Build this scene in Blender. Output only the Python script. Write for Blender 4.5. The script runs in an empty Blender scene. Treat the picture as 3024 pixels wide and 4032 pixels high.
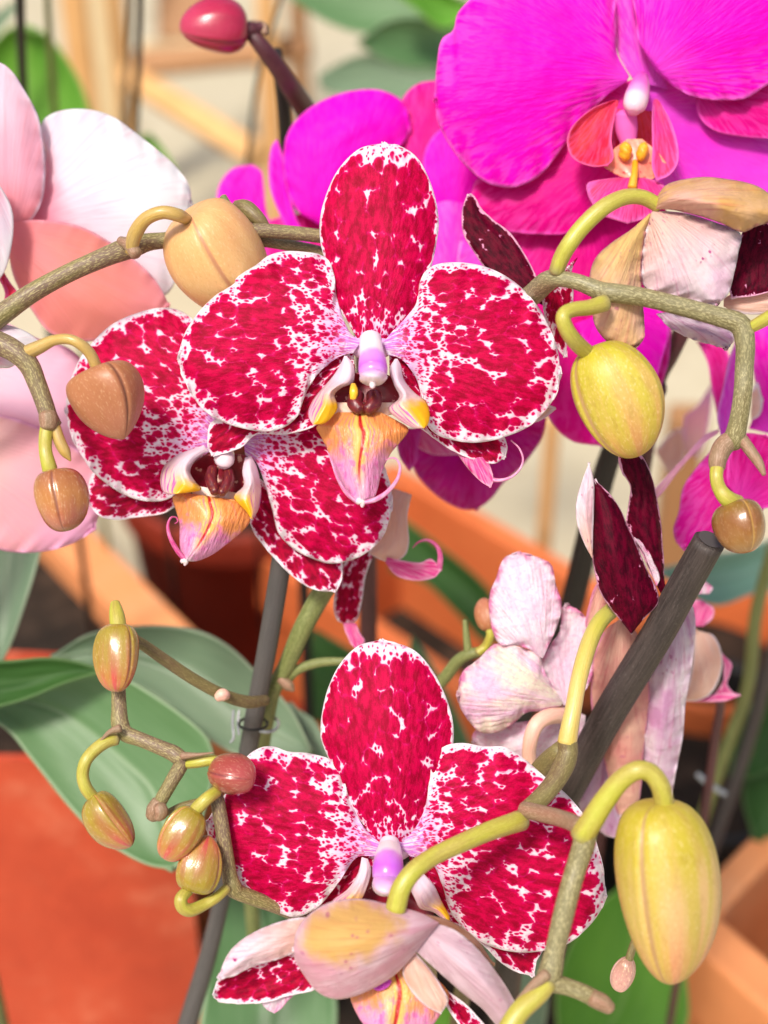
import bpy, math, random
import numpy as np
from mathutils import Vector
SC = bpy.context.scene
# ------------------------------------------------------------------ camera, light, exposure
PITCH = math.radians(35); HC = 0.62; D0 = 0.32; K = 0.25 / 1512.0
cam = bpy.data.objects.new('camera', bpy.data.cameras.new('camera')); SC.collection.objects.link(cam); SC.camera = cam
cam.location = (0, 0, HC); cam.rotation_euler = (math.pi / 2 - PITCH, 0, 0)
cd = cam.data; cd.sensor_fit = 'HORIZONTAL'; cd.sensor_width = 24; cd.lens = 48; cd.clip_start = 0.01; cd.clip_end = 60
cd.dof.use_dof = True; cd.dof.focus_distance = 0.322; cd.dof.aperture_fstop = 8.0
SC.view_settings.view_transform = 'Standard'; SC.view_settings.look = 'None'; SC.view_settings.gamma = 1
SC.view_settings.exposure = 0.62
SUN_EL = 58; SUN_AZ = -150      # direction the light comes from: azimuth measured from +y clockwise (behind, left of the camera)
w = bpy.data.worlds.new('World'); SC.world = w; w.use_nodes = True
nt = w.node_tree; nt.nodes.clear()
o_ = nt.nodes.new('ShaderNodeOutputWorld'); b_ = nt.nodes.new('ShaderNodeBackground'); s_ = nt.nodes.new('ShaderNodeTexSky')
s_.sky_type = 'NISHITA'; s_.sun_disc = False; s_.sun_elevation = math.radians(SUN_EL); s_.sun_rotation = math.radians(SUN_AZ)
s_.dust_density = 5.0; s_.air_density = 1.0; s_.ozone_density = 0.4; b_.inputs[1].default_value = 0.095
nt.links.new(s_.outputs[0], b_.inputs[0]); nt.links.new(b_.outputs[0], o_.inputs[0])
sl = bpy.data.lights.new('sun', 'SUN'); sl.energy = 2.4; sl.angle = math.radians(10); sl.color = (1.0, 0.93, 0.84)
sun = bpy.data.objects.new('sun', sl); SC.collection.objects.link(sun)
az = math.radians(SUN_AZ); el = math.radians(SUN_EL)
sd = Vector((math.sin(az) * math.cos(el), math.cos(az) * math.cos(el), math.sin(el)))
sun.rotation_euler = sd.to_track_quat('Z', 'Y').to_euler(); sun.location = (0, 0, 2)
SC.cycles.max_bounces = 8; SC.cycles.transparent_max_bounces = 6; SC.cycles.use_denoising = True
# ------------------------------------------------------------------ where things stand
VIEW = {'V': (0, 0, 1.8228), 'A': (0, 0, .9114), 'B': (1512, 0, .9114), 'C': (600, 900, 1.0247), 'D': (0, 1000, .9114),
        'E': (1700, 600, .7981), 'F': (1700, 1700, .7981), 'G': (0, 2200, .8439), 'H': (700, 2400, 1.085), 'I': (1700, 2900, .7981),
        'J': (0, 0, .7836), 'K': (100, 1900, .9644), 'L': (1300, 1600, .7233), 'M': (2200, 1200, .5425), 'N': (2200, 2300, .7833),
        'O': (1150, 3300, .7535), 'Q': (0, 1100, .4975)}
FW = np.array([0, math.cos(PITCH), -math.sin(PITCH)]); UP = np.array([0, math.sin(PITCH), math.cos(PITCH)]); RT = np.array([1., 0, 0])
CAM = np.array([0, 0, HC])
def nat(v, x, y):
    a = VIEW[v]; return a[0] + np.asarray(x, float) * a[2], a[1] + np.asarray(y, float) * a[2]
def P(v, x, y, z):          # z: millimetres behind the plane of focus
    X, Y = nat(v, x, y); d = D0 + np.asarray(z, float) / 1000
    u = (X - 1512) * K * d; t = (2016 - Y) * K * d
    return CAM + d[..., None] * FW + u[..., None] * RT + t[..., None] * UP
def P1(v, x, y, z): return P(v, np.array([x]), np.array([y]), np.array([z]))[0]
def GP(v, x, y, h):         # the point at height h
    X, Y = nat(v, x, y); r = FW + (X - 1512) * K * RT + (2016 - Y) * K * UP
    return CAM + r * ((h - HC) / r[2])
def nums(s): return [float(q) for q in s.split()] if isinstance(s, str) else s
def crom(pts, n, us=None):
    pts = np.asarray(pts, float); m = len(pts)
    if m == 2: pts = np.array([pts[0], (pts[0] + pts[1]) / 2, pts[1]]); m = 3
    ext = np.vstack([2 * pts[0] - pts[1], pts, 2 * pts[-1] - pts[-2]])
    out = []
    for i in range(m - 1):
        p0, p1, p2, p3 = ext[i:i + 4]
        t = np.linspace(0, 1, 16, endpoint=(i == m - 2))[:, None]
        out.append(.5 * ((2 * p1) + (-p0 + p2) * t + (2 * p0 - 5 * p1 + 4 * p2 - p3) * t ** 2 + (-p0 + 3 * p1 - 3 * p2 + p3) * t ** 3))
    c = np.vstack(out); dl = np.r_[0, np.cumsum(np.linalg.norm(np.diff(c[:, :2], axis=0), axis=1))]
    u = (np.linspace(0, 1, n) if us is None else us) * dl[-1]
    return np.stack([np.interp(u, dl, c[:, k]) for k in range(c.shape[1])], 1)
# ------------------------------------------------------------------ objects
def root_of(o):
    while o.parent: o = o.parent
    return o
def thing(name, label, cat, loc, group=None):
    o = bpy.data.objects.new(name, None); SC.collection.objects.link(o); o.location = Vector(loc); o.empty_display_size = .01
    o['label'] = label; o['category'] = cat
    if group: o['group'] = group
    return o
def part_empty(name, par, label=None):
    o = bpy.data.objects.new(name, None); SC.collection.objects.link(o); o.parent = par; o.empty_display_size = .01
    if label: o['label'] = label
    return o
def mesh(name, verts, faces, mats, par=None, midx=None, attrs=None, smooth=True, label=None):
    v = np.asarray(verts, float)
    if par is not None: v = v - np.array(root_of(par).location)
    me = bpy.data.meshes.new(name); me.from_pydata(v.tolist(), [], faces)
    for m in (mats if isinstance(mats, (list, tuple)) else [mats]): me.materials.append(m)
    if midx is not None: me.polygons.foreach_set('material_index', np.asarray(midx, np.int32))
    me.polygons.foreach_set('use_smooth', [smooth] * len(me.polygons))
    for k, a in (attrs or {}).items():
        a = np.asarray(a, float)
        if a.ndim == 1: me.attributes.new(k, 'FLOAT', 'POINT').data.foreach_set('value', a)
        else: me.attributes.new(k, 'FLOAT_VECTOR', 'POINT').data.foreach_set('vector', a.ravel())
    me.update()
    o = bpy.data.objects.new(name, me); SC.collection.objects.link(o)
    if par is not None: o.parent = par
    if label: o['label'] = label
    return o
rng = np.random.default_rng(7)
SEED = [0]
def petal(name, par, v, L, R, mat, back=None, z0=0, z1=0, zl=0, zr=0, cam_=0, ruf=0, rufn=7, th=.45, n=(72, 44), po=4, rib=0, label=None, curl=0):
    SEED[0] += 1; sd_ = SEED[0]
    L = np.array(nums(L)).reshape(-1, 2); R = np.array(nums(R)).reshape(-1, 2)
    ns, ntt = n; us = .5 - .5 * np.cos(np.pi * (np.linspace(0, 1, ns) * .97 + .03)); us = (us - us[0]) / (us[-1] - us[0])
    Lc = crom(L, ns, us); Rc = crom(R, ns, us)
    t = np.linspace(-1, 1, ntt); S, T = np.meshgrid(us, t, indexing='ij')
    w1 = (T + 1) / 2
    X = Lc[:, 0][:, None] * (1 - w1) + Rc[:, 0][:, None] * w1; Y = Lc[:, 1][:, None] * (1 - w1) + Rc[:, 1][:, None] * w1
    sn = np.sin(np.pi * np.clip(S, 0, 1))
    Z = z0 * (1 - S) + z1 * S + cam_ * (1 - T ** 2) * sn ** .8 + zl * ((1 - T) / 2) ** 2 * sn + zr * ((1 + T) / 2) ** 2 * sn + curl * S ** 3
    ph = rng.uniform(0, 6, 4)
    ed = np.maximum(np.abs(T) ** 4, np.clip((S - .8) / .2, 0, 1) ** 2) * np.clip(S * 5, 0, 1)
    Z += ruf * ed * (np.sin(rufn * S * 6.28 + ph[0] + T * 1.5) + .6 * np.sin(rufn * 1.9 * S * 6.28 + ph[1] + T * 4) + .5 * np.sin(T * 7 + ph[2]))
    Z += .32 * sn * (np.sin(6.5 * S + 2.2 * T + ph[0]) * np.cos(3.8 * T - 2 * S + ph[3]) + .5 * np.sin(11 * S - 5 * T + ph[1]) * np.cos(7 * T + ph[2]))
    Z += rib * (np.exp(-(T / .07) ** 2)) * np.clip(1 - S * .8, 0, 1)
    W = P(v, X, Y, Z)
    # small outline unevenness
    du = np.gradient(W, axis=0); dt = np.gradient(W, axis=1); N = np.cross(du, dt); ln = np.linalg.norm(N, axis=2, keepdims=True)
    N = N / np.maximum(ln, 1e-12); bad = ln[..., 0] < 1e-13
    N[bad] = -FW
    fl = np.sign(np.sum(N[ns // 2, ntt // 2] * (CAM - W[ns // 2, ntt // 2]))) or 1
    N = N * fl
    thk = th / 1000 * np.clip(.35 + (1 - np.abs(T) ** 3) * .65, .3, 1)
    Bk = W - N * thk[..., None]
    nv = ns * ntt; vs = np.vstack([W.reshape(-1, 3), Bk.reshape(-1, 3)])
    idx = np.arange(nv).reshape(ns, ntt)
    a, b, c, d = idx[:-1, :-1].ravel(), idx[1:, :-1].ravel(), idx[1:, 1:].ravel(), idx[:-1, 1:].ravel()
    f1 = np.stack([a, b, c, d], 1); f2 = np.stack([d, c, b, a], 1) + nv
    if fl < 0: f1 = f1[:, ::-1]; f2 = f2[:, ::-1]
    per = np.concatenate([idx[:, 0], idx[-1, 1:], idx[::-1, -1][1:], idx[0, ::-1][1:-1]])
    q = np.roll(per, -1); f3 = np.stack([q, per, per + nv, q + nv], 1)
    if fl < 0: f3 = f3[:, ::-1]
    faces = f1.tolist() + f2.tolist() + f3.tolist()
    mi = [0] * len(f1) + [1] * len(f2) + [0] * len(f3)
    B = (W[0, 0] + W[0, -1]) / 2; tip = W[-1, ntt // 2]; A = tip - B; ax = A / np.linalg.norm(A)
    sy = np.cross(ax, FW); sy /= np.linalg.norm(sy)
    x = (W - B) @ ax * 1000 + po; y = (W - B) @ sy * 1000
    r = np.hypot(x, y); thh = np.arctan2(y, x)
    pc = np.stack([r, thh * 15, np.full_like(r, sd_ * 7.3)], 2).reshape(-1, 3)
    rp = 28.57 * (np.maximum(r, .01) / 20) ** .7; cf = np.stack([rp * np.cos(.7 * thh) + sd_ * 31.7, rp * np.sin(.7 * thh) + sd_ * 17.9, np.full_like(r, 0.)], 2).reshape(-1, 3)
    bd = np.vstack([W[:, 0], W[:, -1], W[-1]]) ; s_b = np.concatenate([us, us, np.ones(ntt)])
    bd = bd[s_b > .1]
    e = np.min(np.linalg.norm(W.reshape(-1, 1, 3) - bd[None], axis=2), axis=1) * 1000
    flat = np.stack([(W - B) @ ax * 1000, y, np.full_like(r, sd_ * 3.1)], 2).reshape(-1, 3)
    st = np.stack([S, T, np.full_like(S, sd_ * .37 % 1)], 2).reshape(-1, 3)
    at = {'pc': np.vstack([pc, pc]), 'cf': np.vstack([cf, cf]), 'edge': np.r_[e, e], 'st': np.vstack([st, st]), 'flat': np.vstack([flat, flat])}
    return mesh(name, vs, faces, [mat, back or mat], par, mi, at, label=label)
def loft(name, par, C, RA, mat, sides=20, attrs_extra=None, label=None, seams=None):
    C = np.asarray(C); n = len(C); T = np.gradient(C, axis=0); T /= np.maximum(np.linalg.norm(T, axis=1, keepdims=True), 1e-12)
    u = np.cross(T[0], [0.13, .27, 1.0]); u /= np.linalg.norm(u); vs = []; L = np.r_[0, np.cumsum(np.linalg.norm(np.diff(C, axis=0), axis=1))]
    th = np.linspace(0, 2 * np.pi, sides, endpoint=False); st = []; fl = []
    for i in range(n):
        u = u - T[i] * np.dot(u, T[i]); u /= np.linalg.norm(u); w_ = np.cross(T[i], u)
        vs.append(C[i] + RA[i] * (np.cos(th)[:, None] * u + np.sin(th)[:, None] * w_))
        st.append(np.stack([np.full(sides, L[i] / L[-1]), th, np.full(sides, L[i] * 1000)], 1))
        fl.append(np.stack([np.full(sides, L[i] * 1000), np.cos(th) * 2.5, np.sin(th) * 2.5], 1))
    vs = np.vstack(vs); st = np.vstack(st); fl = np.vstack(fl); faces = []
    for i in range(n - 1):
        for j in range(sides):
            k = (j + 1) % sides; faces.append((i * sides + j, i * sides + k, (i + 1) * sides + k, (i + 1) * sides + j))
    c0 = len(vs); vs = np.vstack([vs, C[0], C[-1]]); st = np.vstack([st, [0, 0, 0], [1, 0, L[-1] * 1000]]); fl = np.vstack([fl, [0, 0, 0], [L[-1] * 1000, 0, 0]])
    for j in range(sides):
        k = (j + 1) % sides; faces.append((c0, k, j)); faces.append((c0 + 1, (n - 1) * sides + j, (n - 1) * sides + k))
    return mesh(name, vs, faces, mat, par, None, {'st': st, 'flat': fl}, label=label)
def tube(name, par, v, pts, mat, z=None, n=None, sides=20, down=False, label=None, wob=.0, rnd=True):
    """pts: 'x y w' triples with z=(z0,z1) or 'x y z w' when z is None; w = width in view pixels"""
    a = np.array(nums(pts))
    if z is None: a = a.reshape(-1, 4)
    else:
        a = a.reshape(-1, 3); dl = np.r_[0, np.cumsum(np.hypot(*np.diff(a[:, :2], axis=0).T))]; zz = np.interp(dl / dl[-1], np.linspace(0, 1, len(z)), z)
        a = np.stack([a[:, 0], a[:, 1], zz, a[:, 2]], 1)
    n = n or max(10, len(a) * 7)
    c = crom(a, n); W = P(v, c[:, 0], c[:, 1], c[:, 2]); rad = c[:, 3] / 2 * VIEW[v][2] * K * (D0 + c[:, 2] / 1000)
    if down:
        e = W[-1]; d = W[-1] - W[-2]; d /= np.linalg.norm(d); z_end = down if down > 0.001 else 0.0
        q = [e + d * .02, e + d * .035 + np.array([0, 0, -.025])]; q.append(np.array([q[-1][0], q[-1][1], (q[-1][2] + z_end) / 2])); q.append(np.array([q[-1][0], q[-1][1], z_end]))
        ext = crom(np.array([e] + q), 24)[1:]; W = np.vstack([W, ext]); rad = np.r_[rad, np.full(len(ext), rad[-1])]
    if rnd:
        m = len(rad); k = np.arange(m)
        e0 = W[0] - (W[1] - W[0]) / np.linalg.norm(W[1] - W[0]) * rad[0] * .35; e1 = W[-1] + (W[-1] - W[-2]) / np.linalg.norm(W[-1] - W[-2]) * rad[-1] * .35
        W = np.vstack([e0, W, e1]); rad = np.r_[rad[0] * .55, rad, rad[-1] * .55]
    if wob: rad = rad * (1 + wob * np.sin(np.arange(len(rad)) * 1.3))
    return loft(name, par, W, rad, mat, sides, label=label)
def bud(name, par, v, b, t, wd, mat, p=.5, q=.62, dent=.03, roll=0., tri=.05, bend=0., zw=None, label=None, seam=.05):
    """b, t: (x, y, z) base and tip; wd: greatest width in view pixels"""
    B = P1(v, *b); T = P1(v, *t); ax = T - B; ln = np.linalg.norm(ax); ax /= ln
    zm = (b[2] + t[2]) / 2; R = wd / 2 * VIEW[v][2] * K * (D0 + zm / 1000)
    sx = np.cross(ax, FW); sx /= np.linalg.norm(sx); sy = np.cross(sx, ax)   # sy faces away from the camera roughly
    nf, nth = 56, 96; phi = np.linspace(0.02, np.pi - .02, nf); th = np.linspace(0, 2 * np.pi, nth, endpoint=False)
    a = (1 - np.cos(phi)) / 2; m = p / (p + q); nrm = m ** p * (1 - m) ** q; rr = np.maximum(a, 1e-4) ** p * np.maximum(1 - a, 1e-4) ** q / nrm
    vs = []; st = []; fl = []
    for i in range(nf):
        s = a[i]; dmin = np.full(nth, 9.)
        for k in range(3):
            dd = np.abs((th - roll - k * 2.0944 + np.pi) % (2 * np.pi) - np.pi); dmin = np.minimum(dmin, dd)
        r = rr[i] * R * (1 + tri * np.cos(3 * (th - roll)) * (.4 + s) - seam * np.exp(-(dmin / .06) ** 2) * np.sin(np.pi * min(1, s * 1.1)) ** .5 + seam * .5 * np.exp(-((dmin - .13) / .08) ** 2))
        fz = ((th - roll) % 2.0944) / 2.0944; sp = np.sin(np.pi * min(1., s * 1.02)) ** .5; r = r * (1 + .055 * (fz - .5) * sp + .016 * sp * np.exp(-((fz - .5) / .07) ** 2))
        r = r * (1 + .025 * np.sin(2 * th + 3.1 * s + roll * 5) + .018 * np.sin(5 * th - 4 * s + roll * 9) * np.sin(np.pi * s)); off = dent * ln * max(0, 1 - phi[i] / .9) ** 1.5
        c = B + ax * (s * ln + off) + sx * bend * R * np.sin(np.pi * s)
        vs.append(c + r[:, None] * (np.cos(th)[:, None] * sx + np.sin(th)[:, None] * sy))
        st.append(np.stack([np.full(nth, s), th, dmin], 1)); fl.append(np.stack([np.full(nth, s * ln * 1000), np.cos(th) * R * 1000, np.sin(th) * R * 1000], 1))
    vs = np.vstack(vs); st = np.vstack(st); fl = np.vstack(fl); faces = []
    for i in range(nf - 1):
        for j in range(nth):
            k = (j + 1) % nth; faces.append((i * nth + j, (i + 1) * nth + j, (i + 1) * nth + k, i * nth + k))
    faces.append(tuple(range(nth))); faces.append(tuple((nf - 1) * nth + j for j in range(nth))[::-1])
    return mesh(name, vs, faces, mat, par, None, {'st': st, 'flat': fl}, label=label)
def blob(name, par, v, c, w, h, mat, dz=None, rot=0, label=None, bump=0):
    C = P1(v, *c); sc = VIEW[v][2] * K * (D0 + c[2] / 1000); rx, ry = w / 2 * sc, h / 2 * sc; rz = (rx + ry) / 2 if dz is None else dz / 1000
    nu, nv_ = 28, 18; th = np.linspace(0, 2 * np.pi, nu, endpoint=False); ph = np.linspace(.03, np.pi - .03, nv_)
    cr, sr = math.cos(rot), math.sin(rot); ux = cr * RT + sr * UP; uy = -sr * RT + cr * UP; vs = []; st = []
    for i in range(nv_):
        k = 1 + bump * np.sin(3 * th + i) * np.sin(ph[i])
        vs.append(C + np.cos(ph[i]) * ry * uy + (np.sin(ph[i]) * k)[:, None] * (np.cos(th)[:, None] * ux * rx + np.sin(th)[:, None] * -FW * rz)); st.append(np.stack([np.full(nu, i / (nv_ - 1)), th, th * 0], 1))
    vs = np.vstack(vs); st = np.vstack(st); faces = []
    for i in range(nv_ - 1):
        for j in range(nu): k = (j + 1) % nu; faces.append((i * nu + j, i * nu + k, (i + 1) * nu + k, (i + 1) * nu + j))
    faces.append(tuple(range(nu))[::-1]); faces.append(tuple((nv_ - 1) * nu + j for j in range(nu)))
    return mesh(name, vs, faces, mat, par, None, {'st': st, 'flat': (vs - C) * 1000}, label=label)
# ------------------------------------------------------------------ material helpers
class MT:
    def __init__(s, name):
        s.m = bpy.data.materials.new(name); s.m.use_nodes = True; s.t = s.m.node_tree; s.t.nodes.clear()
        s.out = s.t.nodes.new('ShaderNodeOutputMaterial')
    def n(s, typ, **kw):
        x = s.t.nodes.new('ShaderNode' + typ)
        for k, v in kw.items(): setattr(x, k, v)
        return x
    def put(s, sock, v):
        if v is None: return
        if isinstance(v, bpy.types.NodeSocket): s.t.links.new(v, sock)
        elif sock.type == 'RGBA' and len(v) == 3: sock.default_value = (*v, 1)
        else: sock.default_value = v
    def math(s, op, a, b=None, clamp=False):
        x = s.n('Math', operation=op, use_clamp=clamp); s.put(x.inputs[0], a); s.put(x.inputs[1], b); return x.outputs[0]
    def add(s, a, b): return s.math('ADD', a, b)
    def sub(s, a, b): return s.math('SUBTRACT', a, b)
    def mul(s, a, b): return s.math('MULTIPLY', a, b)
    def mx(s, a, b): return s.math('MAXIMUM', a, b)
    def mn(s, a, b): return s.math('MINIMUM', a, b)
    def sm(s, x, a, b, lo=0., hi=1.):
        r = s.n('MapRange', interpolation_type='SMOOTHSTEP')
        for i, q in enumerate((x, a, b, lo, hi)): s.put(r.inputs[i], q)
        return r.outputs[0]
    def mix(s, f, a, b, bt='MIX'):
        x = s.n('Mix', data_type='RGBA', blend_type=bt); s.put(x.inputs[0], f); s.put(x.inputs[6], a); s.put(x.inputs[7], b); return x.outputs[2]
    def attr(s, name):
        x = s.n('Attribute', attribute_name=name); return x
    def vec(s, name): return s.attr(name).outputs['Vector']
    def fac(s, name): return s.attr(name).outputs['Fac']
    def sep(s, v): x = s.n('SeparateXYZ'); s.put(x.inputs[0], v); return x.outputs
    def comb(s, a, b, c=0.): x = s.n('CombineXYZ'); [s.put(x.inputs[i], q) for i, q in enumerate((a, b, c))]; return x.outputs[0]
    def scale(s, v, k): x = s.n('VectorMath', operation='MULTIPLY'); s.put(x.inputs[0], v); x.inputs[1].default_value = k; return x.outputs[0]
    def vadd(s, v, k): x = s.n('VectorMath', operation='ADD'); s.put(x.inputs[0], v); s.put(x.inputs[1], k); return x.outputs[0]
    def noise(s, v, sc=1., det=3., rough=.55, col=False):
        x = s.n('TexNoise'); s.put(x.inputs['Vector'], v); x.inputs['Scale'].default_value = sc; x.inputs['Detail'].default_value = det; x.inputs['Roughness'].default_value = rough
        return x.outputs['Color' if col else 'Fac']
    def vor(s, v, sc=1., out='Distance', rand=1., dim='3D'):
        x = s.n('TexVoronoi', voronoi_dimensions=dim); s.put(x.inputs['Vector'], v); x.inputs['Scale'].default_value = sc; x.inputs['Randomness'].default_value = rand; return x.outputs[out]
    def warp(s, v, sc, amt):
        c = s.noise(v, sc, 2, .5, True); x = s.n('VectorMath', operation='SUBTRACT'); s.put(x.inputs[0], c); x.inputs[1].default_value = (.5, .5, .5)
        return s.vadd(v, s.scale(x.outputs[0], (amt, amt, amt)))
    def bump(s, h, dist=.0003, strength=.5, nrm=None):
        b = s.n('Bump'); s.put(b.inputs['Height'], h); b.inputs['Distance'].default_value = dist; b.inputs['Strength'].default_value = strength; s.put(b.inputs['Normal'], nrm); return b.outputs[0]
    def fin(s, col, rough=.5, spec=.4, nrm=None, trans=0., tcol=None, coat=0., sheen=0., sss=0.):
        b = s.n('BsdfPrincipled'); s.put(b.inputs['Base Color'], col); s.put(b.inputs['Roughness'], rough); s.put(b.inputs['Specular IOR Level'], spec); s.put(b.inputs['Normal'], nrm)
        b.inputs['Coat Weight'].default_value = coat; b.inputs['Coat Roughness'].default_value = .25; b.inputs['Sheen Weight'].default_value = sheen
        if sss: b.inputs['Subsurface Weight'].default_value = sss; b.inputs['Subsurface Radius'].default_value = (1, .5, .3); b.inputs['Subsurface Scale'].default_value = .003
        sh = b.outputs[0]
        if trans:
            t = s.n('BsdfTranslucent'); s.put(t.inputs[0], tcol if tcol is not None else col); s.put(t.inputs['Normal'], nrm)
            mxs = s.n('MixShader'); mxs.inputs[0].default_value = trans; s.t.links.new(sh, mxs.inputs[1]); s.t.links.new(t.outputs[0], mxs.inputs[2]); sh = mxs.outputs[0]
        s.t.links.new(sh, s.out.inputs[0]); return s.m
def speckle(name, white=1.0, base=9.0, dense=.0, sc=1.0, dark=(.31, .000, .024), lite=(.60, .000, .066), paper=(.88, .80, .85), lil=(.66, .22, .74), tipw=0., small=.0):
    m = MT(name); pc = m.vec('pc'); cf = m.vec('cf'); e = m.fac('edge'); r = m.sep(pc)[0]; st = m.sep(m.vec('st'))
    v = m.scale(cf, (.62, .95, 1)); v = m.warp(v, .4, 1.2); v = m.warp(v, 2.6, .15)
    lf = m.noise(m.scale(cf, (.13, .22, 1)), 1, 3, .6)                     # broad density
    d1 = m.vor(v, .60 * sc, dim='2D', rand=.95); d2 = m.vor(m.vadd(v, (3.3, 8.1, 0)), 1.25 * sc, dim='2D'); d3 = m.vor(m.scale(m.vadd(pc, (1.3, 2.1, 0)), (.45, 1, 1)), 1.5, dim='2D')
    ef = m.sm(m.add(e, m.mul(m.sub(m.noise(m.scale(pc, (.25, 1.5, 1)), 1, 2), .5), 2.2)), white * .3, white * 2.0)         # 0 at the margin
    bf = m.sm(m.add(r, m.mul(m.sub(lf, .5), 12)), base * .55, base * 1.35)
    T1 = m.add(m.add(m.mul(m.sub(lf, .46), 1.35), .60 + dense), m.mul(m.sm(r, base * .8, base * 1.8), .13))
    T1 = m.mul(T1, m.add(.50, m.mul(bf, .50))); T1 = m.mul(T1, m.add(.15, m.mul(ef, .85)))
    T2 = m.mul(m.add(m.mul(m.sub(lf, .45), .5), .37 + dense * .7), m.add(.15, m.mul(ef, .85)))
    T2 = m.mul(T2, m.sm(r, base * .3, base * 1.2, .7, 1.)); T3 = m.mul(m.sm(e, white * 3.2, white * 1.2), m.mul(.24, m.sm(e, white * .25, white * .9)))
    if tipw:
        tp = m.add(1 - tipw, m.mul(m.sm(m.add(st[0], m.mul(m.sub(lf, .5), .20)), .93, .74), tipw)); T1 = m.mul(T1, tp); T2 = m.mul(T2, m.add(.30, m.mul(tp, .70)))
    m1 = m.sub(T1, d1); m2 = m.mul(m.sub(T2, d2), .8); m3 = m.mul(m.sub(T3, d3), .8); mm = m.mx(m.mx(m1, m2), m3)
    rk = m.sm(r, base * .25, base * .62); zero = m.mul(m.sm(e, .12, .45), rk)
    mask = m.mul(m.sm(mm, -.04, .05), zero); halo = m.mul(m.sm(mm, -.22, .02), zero)
    vein = m.noise(m.scale(pc, (.12, 2.0, 1)), 1, 2)
    cr = m.mix(m.sm(m.add(m.noise(m.scale(cf, (.35, .8, 1)), 1.1, 4, .6), m.add(m.mul(m.sub(vein, .5), .14), m.mul(m.sub(m.noise(m.vec('flat'), 3.5, 2), .5), .25))), .34, .64), dark, lite)
    cr = m.mix(m.mul(m.sm(mm, .24, .0), .7), cr, (.74, .004, .17) if dark[0] > .2 else lite)
    pap = m.mix(m.sm(r, base * 1.0, base * .35), paper, lil); pap = m.mix(m.mul(m.sm(m.noise(m.scale(pc, (.3, 2.2, 1)), 1, 2), .46, .60), m.sm(r, base * .9, base * .4)), pap, (.88, .78, .88))
    pap = m.mix(m.mul(halo, .55), pap, (.80, .20, .50))
    col = m.mix(mask, pap, cr)
    h = m.add(m.mul(m.noise(m.scale(pc, (.22, 2.6, 1)), 1, 3), .7), m.mul(m.noise(m.vec('flat'), 5., 2), .3))
    h = m.add(h, m.mul(m.noise(m.scale(pc, (.12, .25, 1)), 1, 1), 2.0))
    return m.fin(col, .5, .10, m.bump(h, .0007, .45), .25, None, 0., 0.)
SPKW = speckle('speckled petal with pale rim', white=1.45, dense=-.075, base=16.)
SPKS = speckle('speckled sepal', dense=-.01, white=.5, base=12., sc=1.0, tipw=.95)
SPKD = speckle('dark speckled petal', dense=.20, white=.4, base=2.5, sc=1.1, dark=(.045, .000, .008), lite=(.13, .000, .018), paper=(.75, .40, .55))
SPKL = speckle('speckled lower sepal', dense=-.09, white=.7, base=3.5, sc=1.2, dark=(.22, .001, .02), lite=(.48, .001, .04))
def backmat(name, c1, c2, c3=None, spots=.25, edge=(.9, .8, .86), patch=None, vein=.5, trans=.3, wr=0.):
    m = MT(name); pc = m.vec('pc'); e = m.fac('edge'); st = m.sep(m.vec('st'))
    n1 = m.noise(m.scale(pc, (.12, .3, 1)), 1, 3); col = m.mix(m.sm(n1, .3, .7), c1, c2)
    if c3: col = m.mix(m.sm(st[0], .75, .1), col, c3)
    if patch:
        q = m.math('SQRT', m.add(m.math('POWER', m.mul(m.sub(st[0], patch[1]), 1 / patch[2]), 2.), m.math('POWER', m.mul(m.sub(st[1], patch[3]), 1 / patch[4]), 2.)))
        col = m.mix(m.sm(m.add(q, m.mul(m.sub(m.noise(m.scale(pc, (.3, .3, 1)), 1, 3), .5), .9)), 1.15, .55), col, patch[0])
    ve = m.noise(m.scale(pc, (.10, 2.2, 1)), 1, 3)
    col = m.mix(m.mul(m.sm(ve, .5, .72), vein * .6), col, m.mix(1., col, (.85, .55, .68), 'MULTIPLY'))
    col = m.mix(m.sm(e, .9, .2), col, edge)
    d = m.vor(m.warp(m.scale(pc, (.6, 1, 1)), .9, .8), .8)
    sp = m.mul(m.sm(d, .27, .12), m.sm(m.noise(m.scale(pc, (.2, .2, 1)), 1, 2), .45, .65))
    col = m.mix(m.mul(sp, spots), col, (.42, .03, .22))
    h = m.add(m.mul(ve, .8), m.mul(m.noise(m.scale(pc, (.2, .3, 1)), 1, 3), 1.2 + wr * 3))
    return m.fin(col, .5, .3, m.bump(h, .0009, .5), trans, None, 0, .15)
BACKP = backmat('pale pink petal back', (.82, .62, .74), (.88, .76, .82), spots=.5)
BACKW = backmat('white petal back with violet marks', (.86, .72, .78), (.87, .58, .74), (.86, .56, .48), spots=1.0, vein=.9, wr=.35)
TANP = backmat('withered tan petal', (.78, .48, .24), (.82, .50, .38), (.76, .52, .18), spots=.55, edge=(.58, .26, .22), vein=1.3, wr=.5)
TANT = backmat('withered yellow brown petal', (.70, .40, .12), (.80, .50, .28), spots=.6, edge=(.48, .20, .18), vein=1.2, patch=((.80, .46, .36), .2, .3, .6, .9), wr=.4)
PINKT = backmat('withered salmon petal', (.70, .30, .26), (.80, .50, .38), spots=.35, edge=(.7, .25, .4), vein=1.2, wr=.3)
MAUV = backmat('crumpled mauve petal', (.84, .72, .80), (.62, .30, .52), spots=.6, edge=(.85, .7, .8), vein=1.3, wr=.5)
MAUVS = backmat('dusty mauve petal back', (.62, .42, .50), (.74, .56, .64), spots=.4, edge=(.8, .66, .72), vein=.5)
SHELL = backmat('pink shell sepal with ochre patch', (.72, .36, .46), (.84, .62, .70), spots=.55, patch=((.72, .44, .14), .55, .36, -.35, .75), vein=.8, edge=(.84, .62, .68))
PEACH = backmat('peach petal', (.84, .52, .40), (.86, .62, .52), spots=0, vein=.4)
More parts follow.
